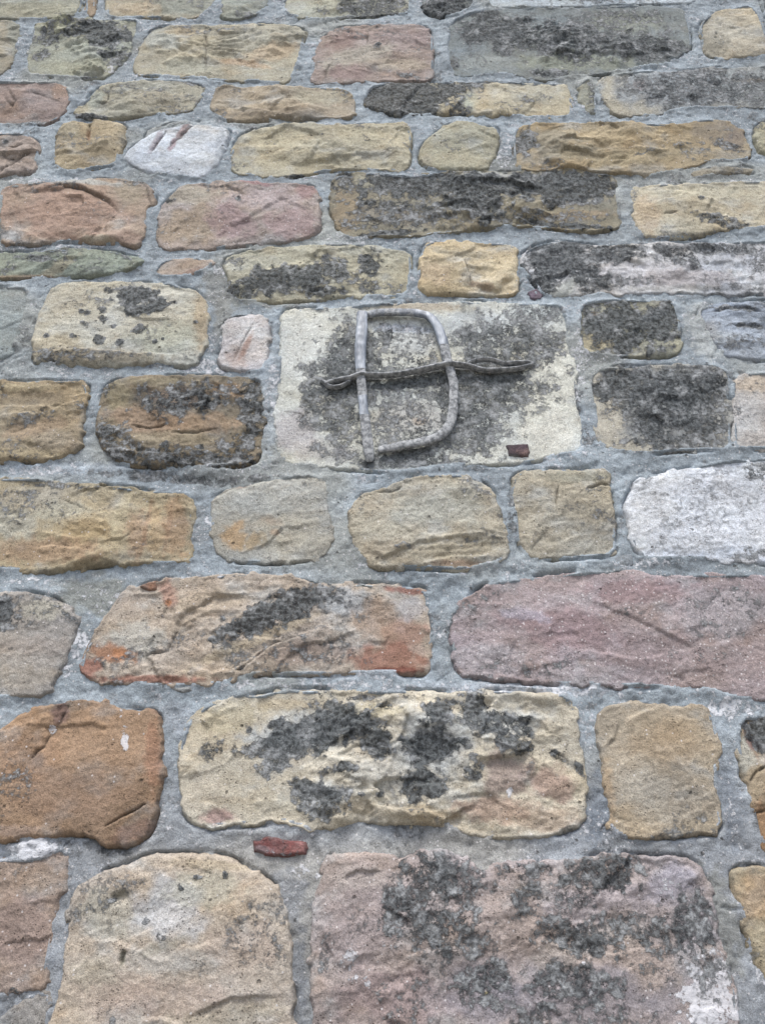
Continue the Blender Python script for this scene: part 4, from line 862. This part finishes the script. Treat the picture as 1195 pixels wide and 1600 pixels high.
def sweep(name, knots, crust=0.5, flat=0.6, n=14, seed=0, lump=0.0012, sq=2.6):
    """knots: (survey x, survey y, out mm, width mm); lofted closed bar lying on the stone"""
    K = np.array(knots, float)
    u, v = to_wall(K[:, 0], K[:, 1])
    C = np.stack([u, -K[:, 2] / 1000, v], 1); Wd = K[:, 3] / 1000 * 1.2
    # Catmull-Rom
    pts, ws = [], []
    for i in range(len(C) - 1):
        p0 = C[max(i - 1, 0)]; p1 = C[i]; p2 = C[i + 1]; p3 = C[min(i + 2, len(C) - 1)]
        m = max(3, int(np.linalg.norm(p2 - p1) / 0.0028))
        for j in range(m):
            t = j / m
            pts.append(0.5 * ((2 * p1) + (-p0 + p2) * t + (2 * p0 - 5 * p1 + 4 * p2 - p3) * t * t + (-p0 + 3 * p1 - 3 * p2 + p3) * t ** 3))
            ws.append(Wd[i] * (1 - t) + Wd[i + 1] * t)
    pts.append(C[-1]); ws.append(Wd[-1])
    pts = np.array(pts); ws = np.array(ws)
    T = np.gradient(pts, axis=0); T /= np.linalg.norm(T, axis=1)[:, None]
    out = np.array([0, -1.0, 0])
    verts = []
    N = len(pts)
    s = np.arange(N) * 0.0028
    for i in range(N):
        side = np.cross(T[i], out); side /= np.linalg.norm(side) + 1e-9
        nrm = np.cross(side, T[i])
        if nrm[1] > 0: nrm = -nrm
        endk = 1.0 if 1 < i < N - 2 else (0.82 if i in (1, N - 2) else 0.45)
        for a in range(n):
            th = 2 * math.pi * a / n
            c, sn = math.cos(th), math.sin(th)
            r = (abs(c) ** sq + abs(sn) ** sq) ** (-1 / sq)
            w = ws[i] / 2 * endk
            q = np.array([s[i] * 45 + 0.0]), np.array([th * 1.3])
            d = 1 + 0.0 * r
            nn = float(fbm(np.array([s[i] * 60]), np.array([c * 1.2 + sn * 2.1]), 3, seed + 11)[0]) * lump * 1.5
            verts.append(pts[i] + side * (c * r * w + c * nn) + nrm * (sn * r * w * flat + sn * nn) - np.array([eu, 0, ev]))
    faces = []
    for i in range(N - 1):
        for a in range(n):
            b = (a + 1) % n
            faces.append((i * n + a, i * n + b, (i + 1) * n + b, (i + 1) * n + a))
    faces.append(tuple(range(n))[::-1]); faces.append(tuple((N - 1) * n + a for a in range(n)))
    o = mesh_obj(name, [tuple(map(float, p)) for p in verts], faces, M_LEAD, emblem, smooth=True)
    at = o.data.attributes.new('crust', 'FLOAT', 'POINT')
    cr = crust if callable(crust) else (lambda t: crust)
    at.data.foreach_set('value', np.repeat([cr(i / (N - 1)) for i in range(N)], n).astype(np.float32))
    return o


sweep('curved_bar', [(574,494,11,13),(592,491,13,14),(622,491,14,14),(650,492,14,14),(670,498,14,15),(682,512,14,16),(690,532,14,17),(696,556,13,16),(702,578,13,15),(708,602,13,15),(708,628,13,15),
      (706,650,13,16),(700,670,14,16),(684,685,14,15),(655,694,14,14),(625,699,13,14),(603,703,12,13),(590,703,10,11)],
      crust=lambda t: 0.15 if 0.18 < t < 0.38 else (0.55 if t < 0.18 else 0.95), flat=.62, seed=1, sq=3.6)
sweep('upright_bar', [(566,489,12,18),(565,520,15,20),(563,555,15,19),(564,590,14,16),(566,615,14,15),(568,640,14,15),(571,665,14,16),(574,690,13,17),(577,712,11,15),(577,722,8,11)],
      crust=lambda t: 0.12 if t < 0.42 else (0.3 if 0.6 < t < 0.72 else 0.85), flat=.6, seed=2, sq=4.0)
sweep('cross_bar', [(508,602,10,5),(522,598,12,5),(545,595,14,6),(563,590,16,6),(590,590,15,5.5),(615,589,15,5.5),(645,584,15,5.5),(672,579,16,6),(700,574,17,6.5),(722,574,15,5.5),(738,576,13,5),(752,580,12,5),(770,581,12,5),(795,579,11,5),(815,576,10,5),(834,569,8,4)],
      crust=0.9, flat=2.7, seed=3, lump=.0007, sq=2.6)
sweep('twisted_strand', [(728,573,16,5),(742,568,17,5),(757,566,17,5),(770,567,16,5),(786,571,14,5),(806,570,13,6),(822,569,12,5),(836,568,8,3)], crust=.9, flat=2.4, seed=4, lump=.0009, sq=2.2)
sweep('twisted_strand', [(500,594,6,4),(507,598,8,5),(515,605,10,5),(530,606,11,5),(548,598,13,5)], crust=.9, flat=2.4, seed=5, lump=.0009, sq=2.2)
